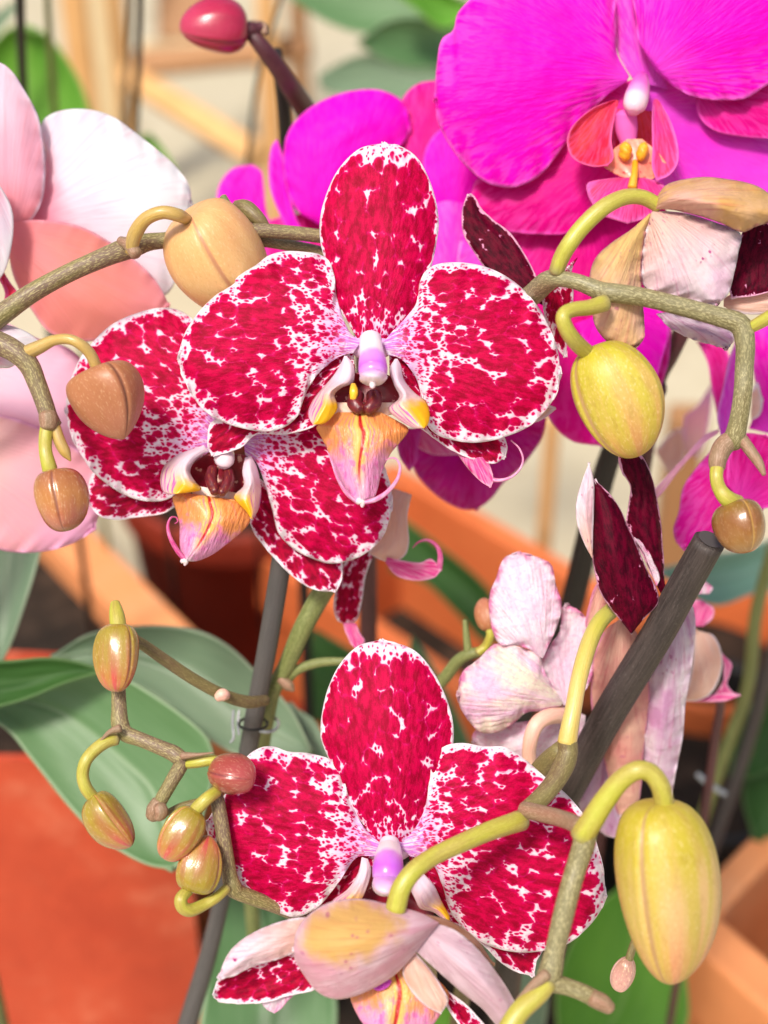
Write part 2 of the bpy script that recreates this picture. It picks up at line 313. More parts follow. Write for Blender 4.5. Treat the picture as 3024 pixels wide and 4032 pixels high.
BROWN = backmat('shadow brown sepal back', (.32, .14, .08), (.46, .24, .16), spots=.1, edge=(.4, .2, .12))  # shadow on the strip behind the shell sepal is put into the brown
def palem(name, c1, c2, hot, hotw):
    m = MT(name); pc = m.vec('pc'); e = m.fac('edge'); st = m.sep(m.vec('st')); ve = m.noise(m.scale(pc, (.10, 2., 1)), 1, 3)
    col = m.mix(m.sm(m.noise(m.scale(pc, (.1, .3, 1)), 1, 3), .35, .65), c1, c2)
    hm = m.mul(m.sm(m.add(e, m.mul(m.sub(ve, .5), 3.)), hotw, .2), m.sm(m.noise(m.scale(pc, (.25, .35, 1)), 1, 3), .42, .62))
    fr = m.sm(m.noise(m.scale(pc, (1.2, 1.2, 1)), 1, 3), .52, .62)
    col = m.mix(m.mul(hm, .75), col, hot); col = m.mix(m.mul(fr, .20), col, hot)
    col = m.mix(m.mul(m.sm(ve, .48, .7), .3), col, m.mix(1., col, (.9, .55, .75), 'MULTIPLY'))
    h = m.add(ve, m.mul(m.noise(m.scale(pc, (.18, .3, 1)), 1, 3), 2.4))
    return m.fin(col, .5, .3, m.bump(h, .0011, .6), .3, None, 0, .15)
PALE = palem('faded pink petal', (.88, .78, .84), (.84, .62, .76), (.75, .08, .36), 1.6)
PALEY = palem('faded pink petal with yellow tint', (.88, .80, .66), (.84, .58, .76), (.75, .10, .40), 1.3)
def magm(name, c, cd_, rim, rimw=1.2, lilac=0., trans=.25, veins=.5):
    m = MT(name); pc = m.vec('pc'); e = m.fac('edge'); st = m.sep(m.vec('st')); r = m.sep(pc)[0]
    n1 = m.noise(m.scale(pc, (.06, .12, 1)), 1, 2); col = m.mix(m.sm(n1, .35, .65), c, cd_)
    ve = m.noise(m.warp(m.scale(pc, (.22, 2.0, 1)), 1.3, .5), 1, 2, .5); vm = m.sm(ve, .56, .44)
    col = m.mix(m.mul(m.mul(vm, m.sm(e, 12., .5)), veins), col, rim)
    col = m.mix(m.sm(m.add(e, m.mul(m.sub(ve, .5), 1.2)), rimw, .1), col, rim)
    col = m.mix(m.mul(m.sm(m.noise(m.vec('flat'), 2.6, 4, .7), .56, .70), .10), col, rim)
    if lilac: col = m.mix(m.mul(m.sm(r, 14., 3.), lilac), col, (.62, .12, .78))
    h = m.add(ve, m.mul(m.noise(m.scale(pc, (.1, .2, 1)), 1, 2), 2.5))
    return m.fin(col, .5, .12, m.bump(h, .0008, .5), trans, None, 0, .03)
MAG = magm('magenta petal', (.88, .000, .56), (.80, .000, .52), (.87, .13, .66), 1.3, .35, veins=.32)
MAGD = magm('deep magenta sepal', (.76, .001, .28), (.64, .001, .22), (.84, .08, .50), 1.0, .2, veins=.35)
MAGB = magm('bright magenta petal', (.88, .000, .60), (.82, .000, .56), (.86, .08, .66), 1.0, 0, veins=.12)
MAGL = magm('lilac magenta sepal', (.80, .03, .60), (.74, .05, .64), (.84, .26, .74), 1.0, .3, veins=.3)
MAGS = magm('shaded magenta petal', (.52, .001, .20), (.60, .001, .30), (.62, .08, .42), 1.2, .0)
HOT = magm('hot pink lip', (.80, .10, .36), (.72, .04, .26), (.86, .40, .60), .6, 0)
HOTD = magm('coral red lip', (.66, .008, .065), (.78, .06, .08), (.84, .12, .34), 1.2, 0, veins=.35)
HOTP = magm('pink and coral lip lobe', (.80, .03, .28), (.76, .05, .14), (.86, .16, .55), 1.4, 0, veins=.35)
def pinkw(name, tip, mid, base, b0=.05, b1=.75):
    m = MT(name); pc = m.vec('pc'); st = m.sep(m.vec('st')); e = m.fac('edge')
    n1 = m.noise(m.scale(pc, (.06, .12, 1)), 1, 2); s = m.add(st[0], m.mul(m.sub(n1, .5), .45)); ve = m.noise(m.scale(pc, (.08, 2., 1)), 1, 3)
    col = m.mix(m.sm(s, b0, (b0 + b1) / 2), base, mid); col = m.mix(m.sm(s, (b0 + b1) / 2, b1), col, tip)
    col = m.mix(m.sm(e, 1.2, .1), col, tip); col = m.mix(m.mul(m.sm(ve, .5, .68), .18), col, base)
    h = m.add(ve, m.mul(m.noise(m.scale(pc, (.1, .2, 1)), 1, 2), 2.5))
    return m.fin(col, .5, .25, m.bump(h, .0005, .35), .36, None, 0, .05)
WHT = pinkw('white pink petal', (.80, .80, .83), (.80, .70, .80), (.82, .30, .42))
COR = pinkw('coral petal', (.84, .36, .44), (.74, .26, .22), (.84, .27, .30), .0, 1.1)
CORP = pinkw('pink petal with coral base', (.86, .70, .82), (.84, .42, .54), (.80, .24, .27), .0, .95)
PNK = pinkw('rosy petal', (.86, .46, .70), (.84, .42, .50), (.82, .50, .48), .15, 1.0)
LIL = pinkw('lilac pink petal', (.85, .46, .70), (.84, .52, .68), (.86, .62, .72), .0, 1.0)
def lipmid():
    m = MT('lip centre lobe'); pc = m.vec('pc'); st = m.sep(m.vec('st')); e = m.fac('edge'); fl = m.vec('flat'); at = m.math('ABSOLUTE', st[1])
    nz = m.noise(m.scale(m.vec('flat'), (.5, .7, 1)), 1, 3)
    ob = m.mix(m.sm(m.add(st[0], m.mul(m.sub(nz, .5), .35)), .34, .60), (.84, .32, .09), (.82, .34, .60))
    ob = m.mix(m.sm(at, .42, .05), ob, m.mix(m.sm(st[0], .55, .85), (.88, .54, .12), (.85, .54, .68)))
    ob = m.mix(m.mul(m.mul(m.sm(nz, .50, .66), m.sm(st[0], .25, .5)), .6), ob, (.82, .10, .48))
    strk = m.noise(m.scale(m.comb(m.mul(st[1], 14.), m.mul(st[0], 1.6), st[2]), (1, 1, 1)), 1, 2)
    ob = m.mix(m.mul(m.mul(m.sm(strk, .55, .68), m.sm(at, .85, .35)), .6), ob, (.76, .08, .30))
    ob = m.mix(m.mul(m.sm(at, .075, .02), m.sm(st[0], .85, .6)), ob, (.55, .01, .01))
    ob = m.mix(m.sm(m.add(st[0], m.mul(at, .0)), .86, .97), ob, (.88, .72, .84))
    h = m.add(m.mul(m.noise(m.scale(m.vec('flat'), (.35, 1.4, 1)), 1, 3), 1.5), m.mul(m.sm(at, .12, .0), -1.0))
    return m.fin(ob, .3, .5, m.bump(h, .0009, .6), .25, None, .25)
LIPM = lipmid()
def lipside(name, inner, flip=1):
    m = MT(name); st = m.sep(m.vec('st')); fl = m.vec('flat'); nz = m.noise(m.scale(fl, (.5, .5, 1)), 1, 3)
    s = m.add(st[0], m.mul(m.sub(nz, .5), .25)); t = m.mul(st[1], float(flip))
    col = m.mix(m.sm(s, .25, .6), (.86, .70, .80), (.84, .60, .56)); col = m.mix(m.mul(m.sm(s, .50, .68), m.sm(t, -.7, .15)), col, (.88, .50, .008))
    ve = m.noise(m.comb(m.mul(st[1], 9.), m.mul(st[0], 2.2), 0.), 1, 2); col = m.mix(m.mul(m.mul(m.sm(ve, .52, .62), m.sm(t, .25, -.35)), m.sm(st[0], .3, .6)), col, (.62, .10, .48))
    if inner: col = m.mix(m.sm(s, .35, .15), col, inner)
    return m.fin(col, .33, .5, m.bump(nz, .0006, .4), .25, None, .2)
LOBE = lipside('lip side lobe', None, 1); LOBE2 = lipside('lip side lobe mirrored', None, -1)
def simple(name, c1, c2, sc=1., rough=.4, trans=.0, coat=.2, attr='flat', bd=.0004, spec=.5, c3=None):
    m = MT(name); v = m.vec(attr); nz = m.noise(v, sc, 4); col = m.mix(m.sm(nz, .35, .65), c1, c2)
    if c3: col = m.mix(m.sm(m.noise(m.vadd(v, (9, 4, 2)), sc * 1.7, 3), .6, .68), col, c3)
    return m.fin(col, rough, spec, m.bump(nz, bd, .4), trans, None, coat)
CALL = simple('dark callus', (.085, .004, .010), (.16, .008, .014), .8, .35, c3=(.30, .10, .02))
THR = simple('maroon throat with cream blotches', (.16, .002, .014), (.24, .003, .02), .35, .45, c3=(.70, .45, .36))
FLOOR_L = simple('cream lip floor', (.86, .55, .38), (.86, .70, .66), .5, .4, .2)
YEL = simple('yellow lip horn', (.85, .50, .02), (.80, .38, .03), .8, .3)
ORS = simple('orange callus with red dots', (.88, .42, .01), (.85, .34, .02), 3., .35, c3=(.45, .02, .02))
TEND = simple('pink tendril', (.82, .45, .66), (.78, .20, .46), .6, .35, .2)
TENDH = simple('hot pink tendril', (.80, .22, .46), (.72, .06, .30), .5, .4, .25)
def colmat(name, stops):
    m = MT(name); st = m.sep(m.vec('st')); nz = m.noise(m.vec('flat'), .5, 3); r = m.n('ValToRGB'); m.put(r.inputs[0], m.add(st[0], m.mul(m.sub(nz, .5), .12)))
    els = r.color_ramp.elements
    while len(els) > 1: els.remove(els[0])
    els[0].position = stops[0][0]; els[0].color = (*stops[0][1], 1)
    for p_, c_ in stops[1:]: q = els.new(p_); q.color = (*c_, 1)
    return m.fin(r.outputs[0], .28, .5, m.bump(nz, .0003, .3), .12, None, .35)
COLW = colmat('column white and violet', [(0, (.84, .66, .84)), (.30, (.88, .85, .87)), (.52, (.87, .80, .86)), (.64, (.70, .30, .80)), (.80, (.56, .12, .74)), (1, (.70, .34, .80))])
CAPW = colmat('lilac anther cap', [(0, (.62, .22, .76)), (.3, (.76, .42, .80)), (.6, (.86, .70, .82)), (.85, (.87, .78, .76)), (1, (.86, .80, .60))])
COLM = colmat('column pink with white cap', [(0, (.80, .05, .52)), (.45, (.80, .16, .56)), (.66, (.84, .36, .64)), (.76, (.84, .62, .72)), (.88, (.84, .60, .66)), (.96, (.8, .3, .55))])
COLB = colmat('pink white column', [(0, (.85, .55, .75)), (.5, (.87, .80, .74)), (1, (.85, .6, .75))])
def budmat(name, cb, cm, ct, seamc, speck=.3, rough=.46, coat=.08, sw=.13, stripe=None):
    m = MT(name); st = m.sep(m.vec('st')); fl = m.vec('flat'); nz = m.noise(m.scale(fl, (.08, .35, .35)), 1, 3); nf = m.noise(m.scale(fl, (1.2, 2.4, 2.4)), 1, 3)
    s = m.add(st[0], m.mul(m.sub(nz, .5), .5)); col = m.mix(m.sm(s, .1, .5), cb, cm); col = m.mix(m.sm(s, .5, .95), col, ct)
    ve = m.noise(m.comb(m.mul(m.math('SINE', st[1]), 6.), m.mul(m.math('COSINE', st[1]), 6.), m.mul(st[0], 1.2)), .45, 3)
    col = m.mix(m.mul(m.sm(ve, .48, .72), .16), col, m.mix(1., col, (.75, .6, .5), 'MULTIPLY'))
    if stripe: col = m.mix(m.mul(m.sm(ve, .62, .38), .6), col, stripe); col = m.mix(m.mul(m.sm(m.noise(m.scale(fl, (.25, .5, .5)), 1, 4, .7), .52, .66), .35), col, m.mix(1., col, (.72, .62, .6), 'MULTIPLY'))
    col = m.mix(m.mul(m.sm(nf, .55, .68), speck), col, (.84, .66, .40)); col = m.mix(m.mul(m.sm(nf, .42, .32), speck * .8), col, m.mix(1., col, (.62, .5, .4), 'MULTIPLY'))
    gr = m.sm(st[2], sw * .55, .015); col = m.mix(m.mul(gr, .8), col, seamc)
    return m.fin(col, rough, .5, m.bump(m.add(m.mul(nf, .5), m.mul(ve, .35)), .0004, .4), 0, None, coat, 0, .12)
B_OR = budmat('orange bud', (.70, .38, .15), (.74, .46, .19), (.78, .52, .18), (.50, .22, .12))
B_BR = budmat('brown bud', (.38, .15, .06), (.40, .155, .07), (.44, .17, .10), (.16, .05, .03), .2)
B_BR2 = budmat('glossy bronze bud', (.34, .12, .045), (.44, .18, .05), (.44, .13, .08), (.20, .06, .04), .2, .18, .9)
B_YG = budmat('yellow green bud', (.44, .35, .035), (.54, .37, .09), (.60, .30, .10), (.36, .19, .10), .30, .46, .06, stripe=(.46, .42, .015))
B_YG2 = budmat('large yellow green bud', (.48, .37, .045), (.62, .41, .17), (.68, .31, .14), (.34, .17, .10), .30, .46, .06, .12, stripe=(.44, .37, .015))
B_BZ = budmat('olive brown bud', (.22, .12, .02), (.25, .10, .025), (.32, .16, .04), (.60, .34, .07), .1, .22, .7, .13)
B_SM = budmat('small bronze bud', (.30, .21, .02), (.35, .15, .035), (.54, .07, .07), (.62, .22, .12), .15, .18, .9, .10, stripe=(.34, .27, .02))
B_SR = budmat('small red bud', (.27, .09, .035), (.32, .06, .045), (.38, .07, .065), (.18, .03, .03), .2, .24, .6)
B_PK = budmat('tiny pink bud', (.42, .22, .16), (.56, .30, .26), (.64, .36, .32), (.80, .62, .56), .5, .3, .4)
B_RD = budmat('crimson bud', (.34, .012, .05), (.40, .010, .055), (.46, .03, .09), (.20, .004, .03), .03, .28, .5)
def stemmat(name, c1, c2, fleck, fa=.6, rough=.5, coat=.1, yend=None):
    m = MT(name); st = m.sep(m.vec('st')); fl = m.vec('flat'); n1 = m.noise(m.scale(fl, (.06, .2, .2)), 1, 2); nf = m.noise(m.scale(fl, (1.1, 3.2, 3.2)), 1, 4, .68)
    col = m.mix(m.sm(n1, .38, .62), c1, c2); col = m.mix(m.mul(m.sm(nf, .50, .60), fa), col, fleck)
    gr = m.noise(m.scale(fl, (.06, 1.5, 1.5)), 1, 3); col = m.mix(m.mul(m.sm(gr, .50, .66), .35), col, m.mix(1., col, (.62, .55, .5), 'MULTIPLY')); nf = m.add(nf, m.mul(gr, 1.5))
    if yend: col = m.mix(m.sm(st[0], yend[1], yend[2]), col, yend[0])
    return m.fin(col, rough, .45, m.bump(nf, .0003, .4), 0, None, coat)
ST_O = stemmat('olive stem with pale flecks', (.20, .17, .06), (.17, .11, .07), (.44, .38, .17), .75)
ST_G = stemmat('grey olive stem', (.18, .15, .06), (.20, .18, .09), (.46, .42, .22), .8)
ST_B = stemmat('brown stem', (.15, .10, .045), (.18, .15, .05), (.32, .27, .11), .55)
ST_D = stemmat('dark purple stem', (.06, .012, .02), (.09, .02, .03), (.14, .05, .05), .3)
ST_Gn = stemmat('green stem', (.14, .17, .05), (.17, .20, .06), (.34, .36, .14), .6)
PED_Y = stemmat('yellow green flower stalk', (.42, .42, .04), (.40, .33, .06), (.58, .54, .12), .35, .36, .3, yend=((.26, .22, .09), .10, .0))
PED_O = stemmat('ochre flower stalk', (.50, .32, .07), (.44, .30, .10), (.60, .44, .18), .3, .3, .5)
PED_P = stemmat('peach flower stalk', (.78, .42, .34), (.80, .48, .36), (.84, .6, .5), .3, .4, .2)
PED_YP = stemmat('stalk green at one end and peach at the other', (.66, .46, .16), (.60, .46, .10), (.72, .58, .24), .3, .35, .4, yend=((.46, .46, .06), .35, .9))
BRACT = stemmat('papery bract', (.28, .15, .09), (.24, .16, .09), (.46, .31, .22), .6)
def leafmat(name, c1, c2, mid, rough=.34, coat=.1, spec=.45):
    m = MT(name); pc = m.vec('flat'); st = m.sep(m.vec('st')); n1 = m.noise(m.scale(pc, (.02, .05, 1)), 1, 3); ve = m.noise(m.scale(pc, (.02, .8, 1)), 1, 2)
    col = m.mix(m.sm(n1, .3, .7), c1, c2); col = m.mix(m.mul(m.sm(ve, .45, .65), .10), col, mid); col = m.mix(m.mul(m.sm(m.noise(pc, .9, 4, .7), .60, .74), .25), col, mid)
    at = m.math('ABSOLUTE', st[1]); col = m.mix(m.mul(m.sm(at, .05, .01), .5), col, mid); col = m.mix(m.sm(m.fac('edge'), .9, .2), col, mid)
    h = m.add(m.mul(ve, .4), m.mul(m.noise(m.scale(pc, (.08, .12, 1)), 1, 2), .8))
    return m.fin(col, m.add(rough, .14), .35, m.bump(h, .0005, .3), .12, (.2, .4, .05), coat)
LF = leafmat('green leaf', (.10, .22, .08), (.13, .26, .11), (.20, .32, .14))
LFP = leafmat('pale grey green leaf', (.15, .23, .14), (.19, .28, .18), (.26, .34, .22), .38)
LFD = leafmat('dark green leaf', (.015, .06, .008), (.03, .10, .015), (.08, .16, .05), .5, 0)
LFB = leafmat('bright green leaf', (.08, .26, .02), (.13, .34, .03), (.24, .42, .10), .5, 0)
LFM = leafmat('mid green leaf', (.075, .17, .06), (.11, .22, .09), (.22, .33, .18), .36, .1)
LFT = leafmat('blue green leaf', (.16, .32, .24), (.20, .36, .28), (.28, .42, .34), .45, 0)
def geomat(name, c1, c2, sc, rough=.8, c3=None, bd=.002, spec=.3, coat=0, stretch=(1, 1, 1)):
    m = MT(name); g = m.n('NewGeometry'); v = m.scale(g.outputs['Position'], stretch); a = m.noise(v, sc, 5, .6); b = m.noise(v, sc * 7, 4, .6)
    col = m.mix(m.sm(a, .3, .7), c1, c2)
    if c3: col = m.mix(m.mul(m.sm(m.add(a, m.mul(m.sub(b, .5), .6)), .56, .72), .8), col, c3)
    col = m.mix(m.mul(m.sm(b, .4, .7), .2), col, m.mix(1., col, (.7, .65, .6), 'MULTIPLY'))
    return m.fin(col, rough, spec, m.bump(m.add(m.mul(a, .6), m.mul(b, .6)), bd, .5), 0, None, coat)
TERRA = geomat('terracotta', (.60, .14, .040), (.70, .19, .060), 9, .7, (.74, .26, .11))
TERRR = geomat('red terracotta', (.42, .040, .014), (.56, .075, .028), 14, .55, (.64, .14, .07), .002, .4)
TERRD = geomat('shadow red terracotta', (.20, .022, .010), (.26, .03, .012), 9, .6)  # shadow on the round pot's wall is put into the colour
TERRB = geomat('brown terracotta', (.30, .09, .035), (.38, .13, .055), 9, .7)
TERRL = geomat('light terracotta', (.76, .27, .095), (.78, .32, .13), 9, .7, (.8, .4, .2))
SOIL = geomat('dark bark soil', (.012, .009, .006), (.035, .022, .014), 60, .9, (.07, .045, .03), .006)
FLO = geomat('beige floor', (.50, .44, .30), (.56, .50, .36), 5, .5, (.42, .36, .24))
WOOD = geomat('orange wood', (.62, .34, .13), (.70, .42, .18), 6, .55, (.5, .25, .08), .001)
WOODL = geomat('pale wood', (.70, .54, .30), (.76, .62, .38), 6, .55, None, .001)
WOODB = geomat('brown wood', (.34, .17, .07), (.42, .22, .10), 6, .55, None, .001)
def stakem(name, c1, c2, c3, top=False):
    m = MT(name); fl = m.vec('flat'); n1 = m.noise(m.scale(fl, (.10, 2.6, 2.6)), 1, 4, .6); n2 = m.noise(m.scale(fl, (1., 5, 5)), 1, 3)
    col = m.mix(m.sm(n1, .35, .65), c1, c2); col = m.mix(m.mul(m.sm(n2, .58, .70), .5), col, c3)
    return m.fin(col, .5, .4, m.bump(m.add(n1, m.mul(n2, .4)), .0006, .6), 0, None, 0)
STK = stakem('dark weathered stake', (.030, .023, .021), (.060, .046, .042), (.13, .11, .10))
STKG = stakem('grey plastic stake', (.075, .070, .068), (.095, .088, .085), (.12, .11, .11))
STKB = stakem('black stake', (.012, .012, .012), (.02, .018, .02), (.04, .04, .04))
m = MT('clear plastic clip'); CLIP = m.fin((.35, .38, .40), .15, .6, None, 0, None, .5)
# ------------------------------------------------------------------ setting
def quad(name, pts, mat, kind=None, par=None):
    o = mesh(name, pts, [(0, 1, 2, 3)], mat, par, smooth=False)
    if kind: o['kind'] = kind
    return o
quad('floor', [(-15, -3, 0), (15, -3, 0), (15, 25, 0), (-15, 25, 0)], FLO, 'structure')
def boxv(c, hx, hy, hz):      # eight corners from centre and half axes (vectors)
    return [c + sx * hx + sy * hy + sz * hz for sz in (-1, 1) for sx, sy in ((-1, -1), (1, -1), (1, 1), (-1, 1))]
BF = [(0, 3, 2, 1), (4, 5, 6, 7), (0, 1, 5, 4), (1, 2, 6, 5), (2, 3, 7, 6), (3, 0, 4, 7)]
def bevel(o, wd=.003, seg=3):
    b = o.modifiers.new('bevel', 'BEVEL'); b.width = wd; b.segments = seg; b.limit_method = 'ANGLE'; return o
def trough(name, label, corners, h, mats, wall=.014, rimh=.035, lip=.009, taper=.9, z0=0., soil_d=.03, group=None):
    """corners: four xy points of the rim, in order; body, rim band and soil"""
    c = np.array(corners)[:, :2]; cen = c.mean(0); t = thing(name, label, 'planter', (cen[0], cen[1], z0), group)
    def ring(k, z): return [np.array([*(cen + (p - cen) * k), z]) for p in c]
    sz = np.linalg.norm(c - cen, axis=1).mean(); kin = 1 - wall * 1.5 / sz; kb = 1 - lip / sz
    rings = [ring(kb * taper, z0), ring(kb, h - rimh), ring(1, h - rimh), ring(1, h), ring(kin, h), ring(kin * .99, h - soil_d - .01)]
    v = np.vstack(rings); f = []
    for i in range(5):
        for j in range(4): k = (j + 1) % 4; f.append((i * 4 + j, i * 4 + k, i * 4 + 4 + k, i * 4 + 4 + j))
    f.append((3, 2, 1, 0)); f.append((20, 21, 22, 23))
    bevel(mesh('pot_wall', v, f, mats, t, smooth=False), .004, 3)
    s = ring(kin * .985, h - soil_d); s0 = ring(kin * .985, h - soil_d - .008)
    mesh('soil', np.vstack([s0, s]), BF, SOIL, t, smooth=False)
    return t
def roundpot(name, label, c, r, h, mat, rimh=.03, z0=0, taper=.72, group=None, soil_d=.03):
    t = thing(name, label, 'flower pot', (c[0], c[1], z0), group)
    pr = [(r * taper * .95, z0), (r * taper, z0 + .004), (r * .93, h - rimh - .003), (r * .985, h - rimh), (r, h - rimh + .004), (r, h - .004), (r * .985, h), (r * .93, h), (r * .915, h - .004), (r * .89, h - soil_d - .01)]
    n = 72; th = np.linspace(0, 2 * np.pi, n, endpoint=False); v = np.vstack([np.stack([c[0] + q * np.cos(th), c[1] + q * np.sin(th), np.full(n, z)], 1) for q, z in pr]); f = []
    for i in range(len(pr) - 1):
        for j in range(n): k = (j + 1) % n; f.append((i * n + j, i * n + k, (i + 1) * n + k, (i + 1) * n + j))
    f.append(tuple(range(n))[::-1])
    mesh('pot_wall', v, f, mat, t)
    g = np.stack([c[0] + .905 * r * np.cos(th), c[1] + .905 * r * np.sin(th), np.full(n, h - soil_d)], 1)
    mesh('soil', np.vstack([g, [c[0], c[1], h - soil_d + .006]]), [(j, (j + 1) % n, n) for j in range(n)], SOIL, t)
    return t
def tr(v, pts, h):
    a = np.array(nums(pts)).reshape(-1, 2); return [GP(v, x, y, h)[:2] for x, y in a]
#GEOM
trough('tall_pot', 'large red terracotta pot filling the lower left corner', [(-.33, .46), (-.092, .440), (-.070, .385), (-.35, .39)], .245, TERRR, wall=.008, rimh=.014, lip=.0008, taper=1., soil_d=.02)
def trough2(name, label, v, A, B, h, width, mats, side=1, **kw):
    a = GP(v, *A, h)[:2]; b = GP(v, *B, h)[:2]; d = (b - a) / np.linalg.norm(b - a); nn = np.array([d[1], -d[0]]) * side
    return trough(name, label, [a, b, b + nn * width, a + nn * width], h, mats, **kw)
trough2('clay_planter', 'rectangular orange terracotta planter behind the middle of the flowers', 'V', (850, 995), (1420, 1322), .16, .11, TERRA, 1, soil_d=.085)
trough2('clay_planter', 'brown terracotta planter with a bright rim, left of the dark red round pot', 'V', (-260, 690), (560, 1500), .17, .20, TERRL, 1, soil_d=.016, wall=.036)
roundpot('round_pot', 'round pot, dark red with painted shade, behind the grey stake', GP('V', 520, 1005, .175)[:2], .066, .175, TERRD, rimh=.02)
trough('clay_planter', 'orange terracotta planter in the lower right corner', tr('V', '1440 1990 1860 1560 2300 1900 1900 2400', .20), .20, TERRL, soil_d=.07)
roundpot('round_pot', 'small orange round pot behind the upright stake on the right', GP('V', 1520, 1370, .13)[:2], .055, .13, TERRA)
roundpot('dark_filler_pot', 'added black pot filling the dark area low on the right behind the large bud', GP('V', 1500, 1600, .14)[:2], .062, .14, geomat('black plastic', (.012, .012, .012), (.02, .02, .02), 9, .5), rimh=.012)  # added pot, black to stand in for the dark area here
trough('dark_gap_tray', 'added wide low tray of dark bark, standing in for shade under the orchids in the centre', tr('V', '620 1500 1330 1440 1420 2600 560 2600', .07), .07, TERRD, soil_d=.012)  # added tray, its dark bark stands in for shaded gaps between pots
# wooden furniture far behind
def board(name, par, v, a, b, w_, z, mat, th=.02):
    p = P1(v, *a, z[0]); q = P1(v, *b, z[1]); d = q - p; ln = np.linalg.norm(d); d /= ln; sc = VIEW[v][2] * K * (D0 + sum(z) / 2000)
    x = np.cross(d, FW); x /= np.linalg.norm(x); y = np.cross(x, d)
    return bevel(mesh(name, boxv((p + q) / 2, x * w_ * sc / 2, y * th / 2, d * ln / 2), BF, mat, par, smooth=False), .003, 2)
def vpost(name, par, v, x, y, w_, z, mat, top=.75):     # an upright square post standing on the floor, seen at (x, y)
    p = P1(v, x, y, z); sc = VIEW[v][2] * K * (D0 + z / 1000) * w_ / 2
    return bevel(mesh(name, boxv(np.array([p[0], p[1], top / 2]), RT * sc, np.array([0, 1., 0]) * sc, np.array([0, 0, top / 2])), BF, mat, par, smooth=False), .003, 2)
t = thing('wooden_stand', 'orange wooden stand with upright posts and rails behind the flowers, upper left', 'stand', (*P1('J', 420, 300, 1000)[:2], 0))
vpost('post', t, 'J', 395, 200, 125, 950, WOOD); vpost('post', t, 'J', 585, 60, 80, 1120, WOOD); vpost('post', t, 'J', 500, 150, 90, 1080, WOODL)
vpost('post', t, 'J', 1345, 200, 100, 930, WOOD); vpost('post', t, 'J', 1500, 60, 90, 1200, WOODB)
board('rail', t, 'J', (640, 330), (1560, 235), 120, (1000, 960), WOODB); board('rail', t, 'J', (640, 380), (1300, 790), 120, (900, 780), WOOD)
board('shelf', t, 'J', (700, 245), (1260, 255), 70, (1060, 1060), WOODL); board('back_panel', t, 'J', (960, -60), (960, 215), 330, (1150, 1150), WOODB)
t = thing('wooden_post', 'brown wooden post on the floor between the magenta flowers and the dark petals', 'post', (*P1('L', 1195, 300, 560)[:2], 0))
vpost('shaft', t, 'L', 1195, 300, 85, 560, WOOD, .17)
t = thing('wooden_post', 'short brown wooden post behind the yellow green bud on the right', 'post', (*P1('M', 950, 700, 600)[:2], 0))
vpost('shaft', t, 'M', 950, 700, 260, 600, WOODB, .14)
# ------------------------------------------------------------------ stakes
def stake(label, v, pts, z, mat, name='support_stake', down=.001, cat='stake', **kw):
    a = nums(pts); loc = P1(v, a[-3], a[-2], z[-1]); t = thing(name, label, cat, (loc[0], loc[1], 0))
    tube('rod', t, v, pts, mat, z, down=down, rnd=False, sides=28, **kw); return t
t = stake('thick dark wooden stake slanting in front of the withered flower on the right', 'F', '1369 540 160 1240 770 162 1110 1005 164 870 1400 160 690 1740 152', (2, 34), STK)
C_ = P1('F', 1369, 540, 2); D_ = P1('F', 1240, 770, 10)
cut = mesh('cut_end', (lambda ax, r: [C_ + ax * .0006 + r * (math.cos(q) * np.cross(ax, RT) / np.linalg.norm(np.cross(ax, RT)) + math.sin(q) * np.cross(ax, np.cross(ax, RT)) / np.linalg.norm(np.cross(ax, np.cross(ax, RT)))) for q in np.linspace(0, 6.2832, 37)[:-1]])((C_ - D_) / np.linalg.norm(C_ - D_), 62 * .7981 * K * .322), [tuple(range(36))], stakem('stake cut end', (.05, .042, .04), (.09, .08, .075), (.16, .14, .13)), t)
tg = stake('grey stake held by a clip, in front of the dark red round pot', 'G', '1325 -60 96 1250 400 92 1180 770 88 1020 1650 80 870 2190 92', (26, 75), STKG)
stake('black stake behind the dark folded petals', 'F', '950 -60 100 860 180 112 780 480 115 690 850 120 600 1050 115', (75, 130), STKB)
stake('black stake at the far left of the top edge', 'J', '100 -60 50 106 200 48 118 480 46', (150, 200), STKB)
stake('thin black stake left of the red bud', 'J', '705 -60 34 700 200 34 682 660 32', (170, 260), STKB)
stake('dark upright stake under the stalk of the red bud', 'J', '1385 260 60 1425 520 72 1445 900 72', (74, 110), STKB)
stake('thin dark twig right of the wooden rails', 'J', '1420 -40 20 1300 380 22 1245 800 26', (230, 300), STKB, 'twig', cat='twig')
t = thing('plant_clip', 'clear plastic clip round the grey stake', 'clip', P1('K', 930, 985, 42))
def ring_(name, par, v, c, r, wd, z, mat, sq=.45, a0=0, a1=6.2832):
    ths = np.linspace(a0, a1, 30); pts = []
    for q in ths: pts += [c[0] + r * math.cos(q), c[1] + r * sq * math.sin(q), z + 6 * math.sin(-q), wd]
    return tube(name, par, v, pts, mat, n=90, sides=10)
ring_('ring', t, 'K', (930, 985), 58, 12, 42, STKB); ring_('jaw', t, 'K', (985, 985), 48, 14, 48, CLIP, .7, -2, 2.4)
tube('prong', t, 'K', '850 930 44 10 846 980 43 12 850 1040 42 12 836 1062 42 10', CLIP, sides=10); tube('prong', t, 'K', '872 930 44 10 868 990 43 12 872 1030 42 10', CLIP, sides=10)
t = thing('plant_clip', 'clear plastic clip low down behind the large yellow bud', 'clip', P1('F', 1390, 1740, 150))
tube('prong', t, 'F', '1310 1690 150 26 1370 1740 150 30 1450 1790 150 26', CLIP, sides=10)
# ------------------------------------------------------------------ orchid plants
def plant(label, loc, name='orchid_plant', group=None): return thing(name, label, 'orchid', loc, group)
def ground(v, x, y, z): p = P1(v, x, y, z); return (p[0], p[1], 0)

